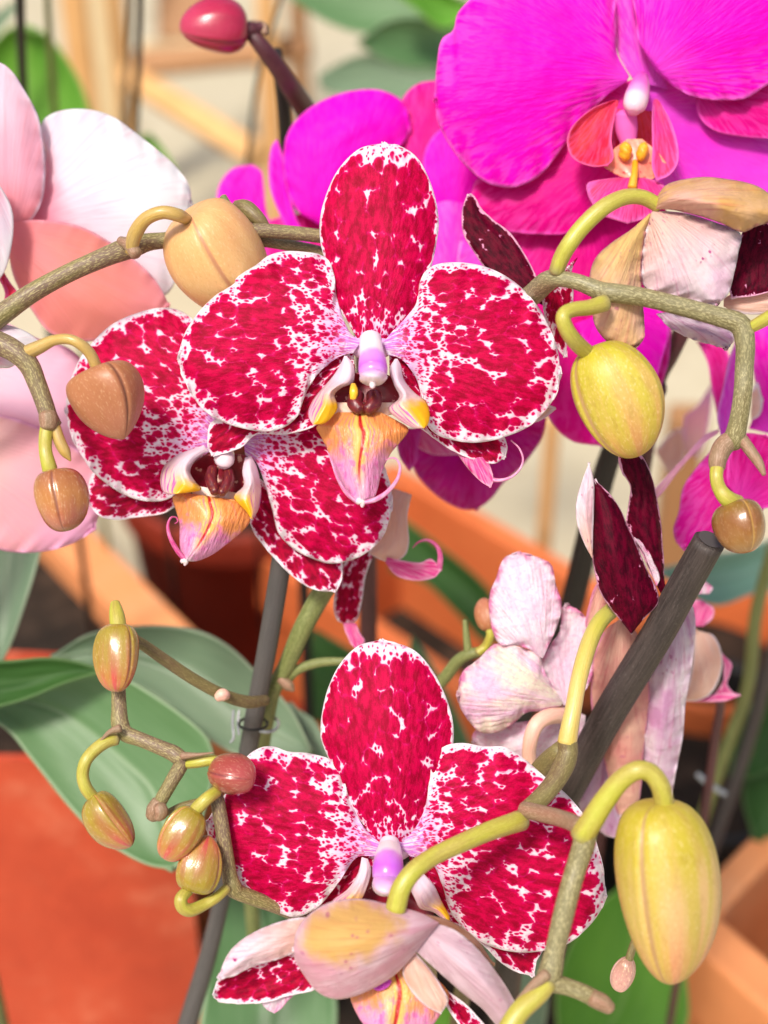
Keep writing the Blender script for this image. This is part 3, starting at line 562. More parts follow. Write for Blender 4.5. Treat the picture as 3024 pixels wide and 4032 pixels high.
# 1. arching spike across the top, with the centre flower
A_ = plant('speckled orchid on the long arching olive stem, its open crimson flower highest in the centre', ground('A', -420, 1600, 20))
tube('stem', A_, 'A', '1500 1030 14 58 1400 1022 14 60 1250 1005 13 62 1100 996 12 62 900 1012 11 66 720 1037 10 70 640 1046 9 78 570 1066 7 96 450 1112 5 84 300 1178 4 80 140 1265 3 84 0 1365 3 92 -150 1480 4 98', ST_O, down=.001)
tube('stem', A_, 'E', '-1100 400 16 55 -600 480 18 60 -100 640 18 70 300 780 15 80 400 750 13 90 480 715 8 106 565 640 -1 105 620 622 -5 84 720 640 -7 80 830 682 -8 92 900 694 -9 96 1050 716 -9 92 1250 765 -9 92 1420 812 -9 96 1520 850 -9 108 1546 940 -9 98 1542 1060 -8 92 1533 1200 -8 92 1512 1330 -7 94 1490 1420 -6 104 1478 1450 -6 80', ST_G, n=180)
tube('bract', A_, 'E', '1500 1400 -6 90 1440 1450 -6 100 1412 1510 -7 92 1408 1560 -7 78', BRACT); tube('bract', A_, 'E', '1520 1400 -6 60 1570 1470 -8 58 1612 1530 -9 48 1640 1590 -10 22', BRACT)
tube('bract', A_, 'A', '520 1040 5 40 560 1060 3 60 590 1100 2 56', BRACT)
tube('spur', A_, 'A', '962 850 14 34 985 885 14 34 1020 925 13 30', ST_Gn); tube('spur', A_, 'A', '1015 885 16 40 1060 900 15 74 1110 940 14 66 1150 985 14 44', ST_B)
tube('flower_stalk', A_, 'E', '1555 870 -9 54 1600 850 -10 62 1680 805 -12 70 1760 770 -14 72', PED_Y)
b = bud('bud', A_, 'A', (805, 900, 5), (1130, 1375, 20), 405, B_OR, .40, .62, .05, 2.55, .05, bend=-.10, label='large orange bud')
tube('bud_stalk', b, 'A', '566 1092 3 52 582 1015 1 64 628 948 -1 60 700 918 -2 58 770 930 -1 58 806 948 3 50', PED_O)
b = bud('bud', A_, 'E', (800, 940, -8), (1020, 1500, -6), 408, B_YG, .42, .50, .02, 1.45, .06, bend=.10, label='yellow green bud with dark seams')
tube('bud_stalk', b, 'E', '856 742 -11 86 780 765 -13 78 700 775 -15 74 652 800 -16 74 655 850 -16 76 700 925 -14 80 790 1010 -8 82', PED_Y)
b = bud('bud', A_, 'E', (1490, 1712, -6), (1560, 1975, -8), 262, B_BZ, .36, .48, .05, .75, .06, label='small olive brown bud')
tube('bud_stalk', b, 'E', '1410 1540 -7 70 1404 1600 -8 66 1420 1660 -8 70 1460 1710 -8 84 1510 1730 -6 80', PED_Y)
f = part_empty('flower', A_, 'open speckled crimson flower, front on')
petal('lateral_sepal', f, 'C', '770 462 690 492 600 560 430 680 290 722 225 745 212 800 215 850 232 872', '780 570 650 740 520 790 405 790 350 835 300 858 260 868 232 872', SPKL, BACKP, 3, 9, n=(60, 36), ruf=.3)
petal('lateral_sepal', f, 'C', '910 462 985 500 1060 600 1200 740 1330 780 1362 830 1352 880', '915 590 980 720 1060 790 1150 852 1230 887 1310 904 1352 880', SPKL, BACKP, 3, 9, n=(60, 36), ruf=.3)
petal('dorsal_sepal', f, 'V', '785 750 762 715 722 645 700 560 690 500 698 440 728 370 775 322 828 309', '820 750 850 718 890 682 925 600 944 520 947 465 932 400 905 345 870 318 828 309', SPKS, BACKP, 2, 7, cam_=-3.5, ruf=.35, po=5)
petal('petal', f, 'C', '800 440 755 392 724 320 707 250 700 185 680 125 640 98 600 91 520 86 450 102 395 142 350 168 322 190 316 210 282 232 240 258 180 318 130 390 106 460 102 505', '772 478 720 492 660 535 612 590 582 655 560 715 510 762 430 780 340 766 260 738 190 692 142 620 112 560 102 505', SPKW, BACKP, 1, 2.5, cam_=-3.2, ruf=.8, zl=1.5, zr=2, n=(100, 60), po=4)
petal('petal', f, 'C', '885 440 925 392 975 340 1014 285 1026 210 1055 158 1110 133 1200 131 1290 150 1370 190 1440 248 1495 320 1535 400 1560 480 1568 560', '905 485 960 505 1010 570 1035 650 1052 745 1090 790 1150 812 1230 823 1320 811 1430 770 1500 712 1550 640 1568 560', SPKW, BACKP, 1, 2.5, cam_=-3.2, ruf=.8, zl=1.5, zr=2, n=(100, 60), po=4)
def throat(f, v, L, R, z): petal('lip_throat', f, v, L, R, THR, THR, z, z, cam_=4, n=(30, 24))
throat(f, 'C', '760 560 690 610 672 660 690 710', '900 560 955 600 975 650 950 710', 0)
petal('lip_floor', f, 'C', '700 668 690 690 705 716 790 730', '930 668 935 690 910 716 790 730', FLOOR_L, None, -2, -4, n=(20, 20))
petal('lip_centre_lobe', f, 'C', '712 706 660 738 630 764 648 800 676 860 702 940 735 1002 765 1040 803 1050', '880 706 940 738 984 768 966 805 918 862 884 930 866 1000 848 1036 803 1050', LIPM, None, -4, -7, cam_=-3.5, zl=2, zr=2, n=(64, 48), rib=-.3, ruf=.25)
petal('lip_side_lobe', f, 'C', '738 488 718 530 684 578 630 640 602 690 600 725 618 755', '748 490 775 530 772 590 728 612 700 640 712 690 668 745 618 755', LOBE, None, -1, -9, cam_=-3, zl=3, n=(48, 30))
petal('lip_side_lobe', f, 'C', '932 500 911 540 928 600 948 650 905 690 938 728 1000 765 1044 768', '942 500 956 528 968 582 1010 632 1052 664 1066 712 1060 750 1044 768', LOBE, None, -1, -9, cam_=-3, zr=3, n=(48, 30))
tube('callus', f, 'C', '786 640 -3 58 778 670 -5 62 800 698 -6 44', CALL); tube('callus', f, 'C', '850 640 -3 58 850 672 -5 60 822 698 -6 44', CALL); tube('callus', f, 'C', '772 600 -5 20 774 625 -6 34 772 655 -6 26', YEL)
blob('flower_base', f, 'C', (842, 452, 4), 175, 110, colmat('lilac flower base C', [(0, (.72, .30, .76)), (1, (.86, .66, .84))]), dz=3)
tube('column', f, 'C', '838 425 -1 86 840 455 -3 90 843 485 -5 96 846 515 -7 108 848 545 -8 112 848 565 -9 100', COLW, sides=32); blob('anther_cap', f, 'C', (848, 572, -9.5), 108, 66, CAPW, dz=6, bump=.04); tube('beak', f, 'C', '846 596 -13 26 845 606 -14 22 843 614 -14 8', YEL and COLB, sides=12)
tube('lip_tip', f, 'C', '790 1042 -7 34 805 1052 -7 30 806 1070 -7 10', COLB, sides=12)
tube('tendril', f, 'C', '815 1052 -7 16 860 1040 -8 20 905 1010 -9 18 940 965 -10 14 952 920 -9 11 940 888 -8 8 918 881 -8 6 897 890 -7 4', TEND, sides=10)
tube('tendril', f, 'C', '785 1050 -7 16 745 1015 -8 16 712 960 -9 12 692 905 -9 8 676 862 -8 5 662 850 -7 3', TEND, sides=10)
# dark petal piece behind it and withered flower on the same stem
f = part_empty('flower', A_, 'dark speckled flower seen edge on behind the right petal of the open flower')
petal('petal', f, 'E', '560 760 430 700 300 620 200 480 155 400 148 300 168 225 185 210', '560 700 520 620 470 520 390 400 300 330 240 270 210 215 185 210', SPKD, BACKP, 12, 18, cam_=-1, n=(60, 36), ruf=.3)
petal('petal', f, 'E', '540 700 550 760 560 830 600 940 660 1010', '720 520 690 590 700 700 680 860 660 1010', SPKL, BACKP, 8, 16, n=(40, 26), ruf=.3)
petal('lip_centre_lobe', f, 'L', '640 180 700 270 750 340 820 410 875 443', '840 190 862 290 880 350 890 400 875 443', HOT, None, 10, 6, cam_=-1, n=(30, 20))
tube('tendril', f, 'L', '875 400 7 26 930 402 7 20 985 385 7 15 1030 345 7 13 1050 290 7 12 1030 230 7 10 985 185 7 8', TEND, sides=10)
petal('lateral_sepal', f, 'E', '440 1200 500 1220 560 1240 612 1262', '430 1330 490 1335 560 1310 612 1262', PEACH, None, 14, 16, n=(20, 16))
f = part_empty('flower', A_, 'withered pale and tan flower hanging from a curved stalk')
petal('petal', f, 'E', '1540 380 1500 480 1484 580 1468 660 1480 718', '1650 340 1740 500 1760 640 1620 700 1480 718', SPKD, BACKP, 1, 1, cam_=1, n=(50, 36))
petal('petal', f, 'E', '1090 286 1250 300 1400 345 1522 398 1512 500 1492 600 1462 700 1402 756', '1082 300 1052 400 1036 520 1036 640 1090 692 1200 714 1300 742 1402 756', BACKW, SPKD, -5, -6, cam_=-5, ruf=1.0, n=(60, 44), zr=2)
petal('sepal', f, 'E', '1075 300 985 378 880 450 808 520 778 612 788 720 800 840 850 920 920 960 1000 968', '1082 305 1055 400 1034 550 1038 700 1048 820 1046 920 1000 968', TANP, SPKD, -5, -4, cam_=-4, ruf=1.0, n=(60, 36))
petal('sepal', f, 'E', '1102 272 1122 200 1180 148 1330 121 1450 130 1560 150 1640 185 1730 270 1720 330', '1106 280 1200 286 1330 318 1430 352 1530 394 1600 366 1660 350 1700 340 1720 330', TANT, SPKD, -6, -9, cam_=-8, ruf=1.1, n=(64, 40), zl=4)
petal('sepal', f, 'E', '1108 796 1180 870 1280 920 1380 948 1452 973', '1200 780 1350 820 1470 880 1492 928 1452 973', MAUV, SPKD, 2, 1, cam_=-2, n=(36, 26), ruf=1.)
petal('petal', f, 'E', '1440 720 1500 690 1600 660 1760 640 1800 700', '1440 760 1500 790 1600 800 1720 780 1800 700', PEACH, None, 4, 4, cam_=-1, n=(30, 20))
tube('flower_stalk', f, 'E', '612 596 -6 74 640 520 -7 82 680 450 -8 84 750 360 -8 84 850 270 -8 84 950 222 -7 80 1040 222 -6 76 1120 262 -5 74', PED_Y)

# 2. left edge spike with two brown buds
B_ = plant('orchid spike at the left edge carrying two brown buds and a stub', ground('D', -700, 700, 20))
tube('stem', B_, 'D', '232 745 -4 74 210 700 -4 76 190 640 -4 78 160 560 -4 82 125 480 -4 90 70 425 -4 96 -20 380 -3 104 -200 320 2 112 -400 330 6 112', ST_O, down=.001)
tube('bract', B_, 'D', '206 690 -5 78 210 722 -5 82 206 750 -5 70', BRACT, sides=20); tube('stub', B_, 'D', '236 735 -4 44 256 805 -4 52 283 858 -4 46 305 894 -4 8', PED_O)
b = bud('bud', B_, 'D', (402, 470, -5), (535, 800, -5), 322, B_BR, .36, .74, .12, 1.04, .13, bend=.12, label='brown heart shaped bud')
tube('bud_stalk', b, 'D', '105 432 -4 68 170 402 -5 60 230 374 -6 48 295 368 -7 46 350 392 -7 48 392 435 -6 50 418 492 -5 50', PED_O)
b = bud('bud', B_, 'D', (235, 918, -5), (285, 1198, -6), 226, B_BR2, .36, .44, .06, 2.6, .05, bend=.05, label='glossy bronze bud')
tube('bud_stalk', b, 'D', '206 742 -4 66 196 800 -5 58 198 860 -6 58 214 925 -6 66 222 960 -5 60', PED_Y)

# 3. plant rooted at the grey stake, with the left speckled flower
Cc = plant('speckled orchid tied to the grey stake, its flower lower left of the centre one', ground('K', 900, 1100, 120))
tube('stem', Cc, 'K', '1245 400 32 80 1200 470 34 84 1130 600 36 80 1060 760 42 70 1010 850 46 66 985 960 52 66 960 1100 62 66', ST_Gn, down=.001)
tube('stem', Cc, 'K', '1420 735 40 26 1300 730 40 32 1200 735 41 38 1110 765 42 40 1060 815 44 44', ST_Gn); tube('bract', Cc, 'K', '1040 800 42 40 1075 830 42 46 1095 850 42 14', BRACT)
f = part_empty('flower', Cc, 'speckled crimson flower partly behind the centre flower')
petal('dorsal_sepal', f, 'D', '960 840 930 720 930 600 960 480 1040 420', '1040 840 1120 720 1140 600 1120 480 1040 420', SPKS, BACKP, 19, 22, n=(50, 32))
petal('lateral_sepal', f, 'D', '860 880 600 900 430 930 388 975 378 1040', '860 970 760 1085 700 1122 600 1136 500 1149 430 1132 392 1090 378 1040', SPKL, BACKP, 20, 24, n=(60, 36), ruf=.4)
petal('lateral_sepal', f, 'D', '1060 930 1160 1000 1260 1100 1400 1180 1472 1300 1476 1400 1450 1456', '1040 1030 1090 1190 1140 1262 1200 1332 1262 1392 1335 1442 1400 1458 1450 1456', SPKL, BACKP, 19, 22, n=(60, 40), ruf=.4)
petal('petal', f, 'D', '935 780 930 650 900 500 865 360 830 280 760 238 680 233 590 256 490 300 410 370 340 460 298 570 284 680', '930 835 860 890 800 960 765 1030 710 1064 630 1068 545 1044 460 992 392 930 340 850 302 770 284 680', SPKW, BACKP, 16, 20, cam_=-3, ruf=.85, n=(100, 60), zl=1)
petal('petal', f, 'D', '1050 790 1120 740 1230 700 1350 690 1460 725 1580 800 1650 900 1688 1000 1692 1080', '1060 870 1110 905 1145 1000 1175 1100 1200 1200 1262 1270 1340 1312 1420 1337 1500 1328 1580 1294 1650 1228 1682 1150 1692 1080', SPKW, BACKP, 15, 17, cam_=-3, ruf=.85, n=(100, 60), zr=2)
throat(f, 'D', '880 870 820 920 815 970 870 1040', '1060 870 1090 950 1085 1020 1020 1060', 14)
petal('lip_floor', f, 'D', '830 1000 830 1030 850 1045 940 1052', '1060 1040 1060 1065 1040 1075 940 1052', FLOOR_L, None, 13, 11, n=(20, 20))
petal('lip_centre_lobe', f, 'D', '790 1030 752 1042 745 1060 760 1110 775 1170 775 1240 782 1290 803 1328', '1010 1062 1060 1088 1082 1150 1045 1200 985 1250 920 1298 855 1326 803 1328', LIPM, None, 10, 9, cam_=-3.5, zl=2, zr=2, n=(64, 48), rib=-.3)
petal('lip_side_lobe', f, 'D', '880 826 770 866 708 918 692 980 708 1030 760 1038', '900 850 845 892 822 940 845 985 868 1020 760 1038', LOBE, None, 13, 6, cam_=-3, zl=3, n=(48, 30))
petal('lip_side_lobe', f, 'D', '1058 880 1046 940 1052 1000 1010 1050 1060 1110 1086 1146', '1084 872 1108 915 1124 980 1128 1050 1114 1110 1086 1146', LOBE2, None, 13, 7, cam_=-3, zr=3, n=(48, 30))
tube('callus', f, 'D', '920 930 12 50 912 975 10 54 930 1030 8 40', CALL); tube('callus', f, 'D', '985 940 12 50 985 985 10 54 955 1035 8 36', CALL)
tube('column', f, 'D', '968 835 15 60 970 865 13 84 968 895 11 86 964 920 11 50', COLB, sides=28); tube('lip_tip', f, 'D', '790 1320 9 34 800 1332 9 28 798 1346 9 8', COLB, sides=12)
tube('tendril', f, 'D', '800 1322 9 22 765 1280 8 22 735 1225 7 18 725 1175 7 13 738 1140 7 9 760 1138 8 7 768 1155 8 5 755 1165 8 4', TENDH, sides=10)
f = part_empty('flower', Cc, 'drooping flower seen from the side behind the left flower')
petal('lateral_sepal', f, 'L', '180 790 90 840 45 940 18 1070 35 1160 82 1186', '240 800 195 920 175 1050 152 1150 125 1180 82 1186', SPKL, BACKP, 36, 40, n=(40, 28), cam_=-2)
petal('lip_side_lobe', f, 'L', '330 440 300 600 240 740 205 800', '445 480 420 600 430 740 400 820 310 846 205 800', PEACH, None, 34, 36, cam_=-3, n=(36, 28))
petal('lip_centre_lobe', f, 'L', '300 850 360 920 450 948 560 936 606 890', '310 820 400 840 490 850 550 830 606 890', HOT, None, 34, 32, n=(36, 20))
tube('tendril', f, 'L', '590 890 33 40 600 820 32 30 580 760 32 22 530 728 32 16 480 740 32 12 450 770 32 6', TENDH, sides=10)
petal('petal', f, 'L', '70 1180 85 1230 110 1290 140 1320', '140 1180 160 1230 190 1280 140 1320', HOT, None, 38, 38, n=(24, 14))
LA = 'flat'
petal('leaf', Cc, 'G', '240 470 430 352 700 317 920 340 1070 415 1200 540 1350 700 1450 900', '240 475 430 540 600 600 780 690 930 815 1060 910 1200 1050 1450 900'[:0] or '240 475 440 515 620 580 780 675 930 805 1080 900 1230 940 1450 900', LFP, None, 92, 82, cam_=6, n=(60, 30), th=1.5, rib=-1)
petal('leaf', Cc, 'G', '-300 470 0 482 200 467 350 484 470 525', '-300 760 0 686 150 642 300 578 400 545 470 525', LFD, None, 60, 66, cam_=3, n=(50, 26), th=1.5)
petal('leaf', Cc, 'G', '-300 420 0 560 300 520 480 520 640 590 850 730 975 850 990 1000 950 1180 880 1360 805 1437', '-300 640 0 770 150 940 300 1130 430 1270 560 1362 690 1425 805 1437', LFM, None, 80, 66, cam_=5, n=(60, 36), th=1.8, rib=1.)
petal('leaf', Cc, 'G', '-80 -300 -90 100 -60 300 -10 490', '260 -300 172 20 115 200 45 400 -10 490', LFP, None, 100, 90, cam_=3, n=(40, 24), th=1.5)
petal('leaf', Cc, 'K', '1100 1000 1000 900 940 860 960 980 1000 1140', '1300 1250 1200 1000 1120 930 1060 900 1000 1140', LFP, None, 95, 100, n=(30, 20), th=1.5)

# 4. lower flower and its bud spike
Dd = plant('speckled orchid at the bottom with a spike of small bronze buds on its left', ground('H', 760, 1900, 60))
tube('stem', Dd, 'G', '1700 1850 14 70 1500 1720 10 70 1340 1640 6 70 1200 1590 2 70 1110 1555 0 76 1086 1530 -1 84 1072 1480 -1 72 1050 1350 -2 70 1032 1230 -2 68 1012 1120 -2 66 1000 1090 -2 40', ST_O)
tube('stem', Dd, 'H', '770 900 6 70 850 1100 12 80 900 1300 24 80 880 1600 50 80', ST_G, down=.001)
tube('stem', Dd, 'G', '552 590 3 66 556 700 1 72 560 770 0 84 585 815 -1 78 660 845 -2 68 750 882 -3 70 820 915 -4 78 845 955 -4 72 800 1040 -4 66 760 1110 -4 64 745 1140 -4 60', ST_O)
tube('bract', Dd, 'G', '745 1130 -4 70 725 1175 -4 88 705 1210 -4 60', BRACT); tube('bract', Dd, 'G', '745 1150 -6 60 750 1185 -6 70 735 1214 -6 40', BRACT); tube('bract', Dd, 'G', '780 1185 1 30 850 1160 0 46 920 1140 0 44 1000 1110 0 24', ST_B)
tube('bract', Dd, 'G', '850 920 -6 40 920 915 -7 20 995 905 -7 8', BRACT); tube('bract', Dd, 'G', '560 790 -5 40 510 810 -5 24 460 860 -5 8', BRACT)
tube('stem', Dd, 'G', '600 360 6 50 680 410 8 54 780 480 11 56 900 560 15 56 1030 630 19 56 1150 668 24 60 1240 660 30 50', ST_B); tube('bract', Dd, 'G', '1012 650 16 40 1038 635 16 60 1060 640 17 40', PED_P)
def sb(label, v, b0, t0, w0, mat, ped, roll=0., pm=PED_Y, **kw):
    b = bud('bud', Dd, v, b0, t0, w0, mat, kw.pop('p', .40), kw.pop('q', .55), kw.pop('dent', .04), roll, kw.pop('tri', .07), kw.pop('bend', 0), label=label, seam=.07)
    tube('bud_stalk', b, v, ped, pm); return b
sb('topmost small bud', 'G', (555, 296, -1), (545, 622, -4), 202, B_SM, '537 205 2 44 541 235 1 62 546 270 0 74 552 320 -1 78', 1.3, p=.32, q=.42)
sb('small red bud seen end on', 'G', (1000, 985, -4), (1178, 1030, -10), 196, B_SR, '868 955 -4 50 920 950 -5 52 1000 940 -5 50 1030 960 -4 44', .6, p=.36, q=.5)
sb('lowest left small bud', 'G', (425, 1098, -5), (612, 1342, -6), 196, B_SM, '545 842 -3 56 495 855 -4 60 440 895 -5 60 400 945 -6 58 386 1010 -6 58 402 1070 -6 60 440 1120 -5 60', 1.0, bend=-.18)
sb('small bud between two others', 'G', (920, 1162, -6), (765, 1402, -8), 186, B_SM, '1012 1085 -4 58 965 1120 -6 62 915 1170 -6 64 900 1190 -5 50', 1.7, p=.38, q=.45)
sb('small bud pointing up on a curled stalk', 'G', (895, 1566, -7), (975, 1290, -5), 205, B_SM, '1060 1535 -3 46 1010 1580 -5 50 950 1615 -6 56 890 1640 -8 62 852 1625 -9 62 845 1585 -9 60 880 1545 -7 54', 1.5, p=.38, q=.6)
f = part_empty('flower', Dd, 'open speckled crimson flower above the nodding one')
petal('lateral_sepal', f, 'H', '716 868 630 890 530 980 450 1120 430 1230', '720 960 650 1060 560 1160 500 1220 430 1230', SPKL, BACKP, 4, 10, n=(40, 26))
petal('lateral_sepal', f, 'H', '835 868 960 930 1060 1060 1200 1190 1320 1225 1300 1280 1290 1332', '860 1030 980 1140 1100 1212 1160 1272 1220 1312 1290 1332', SPKL, BACKP, 4, 9, n=(50, 30), ruf=.3)
petal('dorsal_sepal', f, 'H', '716 865 696 815 642 735 604 650 560 570 522 480 518 440 522 380 545 285 590 195 655 132 740 109', '826 865 834 830 880 790 905 715 935 640 985 560 1001 480 996 390 962 290 910 200 845 140 740 109', SPKS, BACKP, 2, 6, cam_=-4, ruf=.35, n=(90, 56), po=5)
petal('petal', f, 'H', '742 855 672 785 632 705 606 630 597 590 565 548 480 522 400 515 345 496 290 505 238 548 190 640 135 720 102 775', '715 895 650 900 604 960 562 1020 505 1082 435 1116 380 1106 300 1072 240 1015 205 960 160 905 115 835 102 775', SPKW, BACKP, 1, 3, cam_=-3, ruf=.85, n=(100, 60), zl=1.5, zr=1)
petal('petal', f, 'H', '805 858 856 800 892 735 912 640 925 552 960 500 1030 484 1110 496 1190 500 1262 545 1330 605 1402 662 1462 730 1512 820 1545 950 1552 1040', '842 895 920 920 960 1000 985 1085 1035 1155 1100 1206 1180 1236 1260 1245 1340 1236 1420 1211 1490 1152 1535 1092 1552 1040', SPKW, BACKP, 1, 3, cam_=-3, ruf=.85, n=(100, 60), zl=1.5, zr=1)
throat(f, 'H', '690 930 650 980 640 1030 660 1090', '860 1000 900 1040 930 1080 920 1130', 0)
petal('lip_side_lobe', f, 'H', '668 898 652 960 615 1015 560 1060 590 1110', '690 905 702 945 690 1000 660 1060 590 1110', LOBE, None, -2, -9, cam_=-2, n=(40, 24)); petal('lip_side_lobe', f, 'H', '862 960 845 1010 860 1050 880 1085 930 1100 985 1140', '890 955 930 1000 958 1060 985 1110 985 1140', LOBE, None, -2, -8, cam_=-2, n=(40, 24))
blob('flower_base', f, 'H', (768, 862, 4), 175, 110, colmat('lilac flower base H', [(0, (.72, .30, .76)), (1, (.86, .66, .84))]), dz=3)
tube('column', f, 'H', '768 842 -1 70 767 875 -3 90 765 905 -6 104 762 940 -9 112 758 975 -10 104', COLW, sides=32); blob('anther_cap', f, 'H', (754, 995, -11), 100, 78, CAPW, dz=6, bump=.04)

# 5. nodding plant on the lower right
Ee = plant('orchid on the lower right with the large yellow bud and two withered flowers', ground('F', 300, 2400, 60))
tube('stem', Ee, 'F', '670 1525 -2 96 672 1580 -2 100 650 1650 -3 104 600 1735 -5 98 530 1815 -7 96 465 1870 -9 90', ST_B); tube('stem', Ee, 'F', '640 1570 2 96 560 1640 8 100 470 1760 13 96 380 1950 20 90 250 2400 40 90', ST_B, down=.001)
tube('stem', Ee, 'F', '455 1865 -9 84 560 1888 -14 84 660 1915 -20 84 740 1950 -26 92', BRACT, sides=22)
tube('stem', Ee, 'I', '760 470 -27 120 748 540 -27 112 715 640 -27 104 680 760 -28 104 645 900 -28 104 612 1040 -28 100 590 1140 -28 116 580 1190 -28 124 600 1215 -28 96 680 1238 -28 84 760 1270 -28 84 830 1310 -28 84 880 1345 -28 60', ST_G, n=140)
tube('bract', Ee, 'I', '790 1290 -29 82 840 1312 -29 86 885 1345 -29 60', BRACT, label='pinkish stem tip'); tube('bract', Ee, 'I', '570 1170 -30 60 500 1230 -30 50 420 1300 -30 14', BRACT); 
tube('flower_stalk', Ee, 'I', '585 1215 -29 76 520 1280 -30 96 440 1350 -31 104 380 1440 -32 104 320 1560 -33 104', PED_Y)
b = bud('bud', Ee, 'I', (1105, 310, -30), (1190, 1215, -26), 505, B_YG2, .34, .52, .02, 2.05, .05, bend=.05, label='largest bud, yellow green and plump')
tube('bud_stalk', b, 'I', '735 500 -27 116 780 430 -28 116 850 320 -29 108 930 220 -30 100 1010 168 -31 96 1080 180 -31 96 1130 250 -31 98 1150 350 -30 98', PED_Y)
b = bud('bud', Ee, 'I', (975, 1090, 6), (915, 1255, 8), 112, B_PK, .45, .5, .02, 1.2, .06, label='tiny pink bud behind the largest bud'); tube('bud_stalk', b, 'I', '1000 1010 6 36 985 1060 6 40 970 1110 6 40', ST_B)
f = part_empty('flower', Ee, 'withered flower nodding in front of the lower flower, seen from behind')
petal('petal', f, 'H', '960 1370 1040 1430 1110 1500 1180 1580', '960 1380 985 1450 1040 1520 1100 1620 1180 1580'[:0] or '955 1360 975 1440 1030 1520 1100 1600 1180 1580', SPKL, BACKP, -14, -14, n=(30, 20))
petal('petal', f, 'H', '500 1230 350 1262 260 1296 180 1325 140 1355 131 1400', '560 1340 490 1382 400 1402 320 1426 210 1430 150 1422 131 1400', SPKL, BACKP, -15, -16, cam_=2, n=(56, 30), ruf=.3)
petal('petal', f, 'H', '320 1400 305 1430 330 1455 350 1466', '430 1390 400 1420 375 1450 350 1466', PALE, None, -14, -14, n=(16, 12))
petal('petal', f, 'H', '500 1120 430 1118 330 1146 240 1192 180 1252 145 1340', '500 1260 430 1248 360 1272 290 1290 240 1312 200 1332 145 1340', BACKW, SPKL, -16, -18, cam_=-3, n=(50, 30), ruf=.5, label='pale folded back petal')
petal('lip_centre_lobe', f, 'H', '690 1280 650 1350 625 1400 650 1470 690 1530 740 1620', '860 1290 940 1340 985 1400 960 1460 900 1530 740 1620', LIPM, None, -15, -18, cam_=-3, n=(50, 40))
petal('lip_side_lobe', f, 'H', '850 1230 920 1310 960 1370 982 1420 955 1468', '835 1262 815 1320 850 1390 900 1440 955 1468', PEACH, None, -19, -19, cam_=-2, n=(36, 24))
petal('lateral_sepal', f, 'H', '900 1105 990 1130 1080 1192 1150 1290', '930 1165 1030 1205 1090 1262 1150 1290', BROWN, None, -16, -14, cam_=-2, n=(40, 20))
petal('petal', f, 'H', '935 1138 1010 1165 1090 1232 1160 1320 1222 1420 1280 1560', '858 1236 940 1310 1030 1390 1105 1450 1180 1530 1280 1560', MAUVS, SPKL, -20, -20, cam_=-4, n=(60, 30), ruf=.3)
petal('dorsal_sepal', f, 'H', '948 1136 880 1100 790 1076 700 1054 620 1049 540 1066 470 1112 430 1168 420 1232', '948 1140 905 1190 845 1268 780 1332 700 1380 620 1410 555 1412 500 1382 450 1315 425 1270 420 1232', SHELL, SPKL, -21, -22, cam_=-9, n=(80, 50), ruf=.25)
petal('lip_side_lobe', f, 'H', '700 1370 715 1380 730 1384 750 1370', '730 1330 760 1340 775 1350 750 1370', MAG, None, -19, -19, n=(14, 10))
tube('flower_stalk', f, 'H', '1245 765 -9 78 1200 780 -12 74 1120 808 -15 70 1020 852 -18 68 930 895 -20 66 860 945 -22 68 812 1010 -23 72 790 1090 -23 76', PED_Y)
f = part_empty('flower', Ee, 'withered flower with dark crimson folded petals behind the thick stake')
petal('sepal', f, 'F', '830 720 790 800 765 900 760 960 790 1010', '900 740 900 850 880 920 850 980 790 1010', PINKT, None, 22, 24, n=(24, 18))
petal('sepal', f, 'F', '925 925 850 985 800 1090 784 1240 790 1380 835 1560 872 1720 905 1860 935 1900', '960 930 1020 1010 1060 1160 1077 1300 1062 1450 1045 1600 1035 1750 1010 1860 935 1900', PINKT, BACKP, 22, 40, cam_=-4, n=(70, 40), ruf=.6)
petal('petal', f, 'F', '1150 900 1100 1050 1070 1250 1045 1450 1045 1600 1075 1720 1165 1832', '1290 860 1302 960 1284 1150 1252 1350 1240 1500 1210 1650 1190 1760 1165 1832', MAUV, SPKD, 24, 40, cam_=-4, n=(70, 40), ruf=.9)
petal('petal', f, 'F', '1080 1000 1040 1150 1040 1350 1050 1500 1060 1640', '1160 1000 1130 1200 1110 1400 1095 1560 1060 1640', SPKD, None, 30, 40, n=(36, 20))
petal('petal', f, 'F', '1130 800 1080 700 1035 600 988 520 958 455 968 370 978 270 935 195 920 130 940 100', '1160 790 1147 720 1147 640 1140 560 1132 450 1112 330 1092 240 1062 160 1020 105 940 100', SPKD, BACKP, 14, 10, cam_=-2, n=(70, 36), ruf=.5)
petal('petal', f, 'F', '1000 560 1010 540 1050 600 1090 700 1110 760', '1000 520 1050 560 1090 640 1125 720 1110 760', PALE, None, 11, 12, n=(24, 14))
petal('petal', f, 'F', '985 1000 930 930 872 858 822 770 792 620 788 480 790 330 802 235', '985 1000 1045 925 1115 850 1112 780 1062 680 1012 560 965 465 938 395 882 310 802 235', SPKD, BACKP, 10, 8, cam_=-4, n=(80, 44), ruf=.3, zl=1)
petal('petal_fold', f, 'F', '792 625 752 552 716 450 712 350 740 245 776 150', '795 625 796 540 798 450 802 340 800 240 776 150', BACKW, None, 7, 5, cam_=-1.5, n=(40, 16), label='pale rolled edge of the dark petal')
tube('flower_stalk', f, 'F', '668 1535 -2 98 680 1460 -2 90 700 1360 -1 84 722 1240 1 82 752 1120 4 84 790 1010 8 84 835 930 12 82 900 870 18 80', PED_YP)

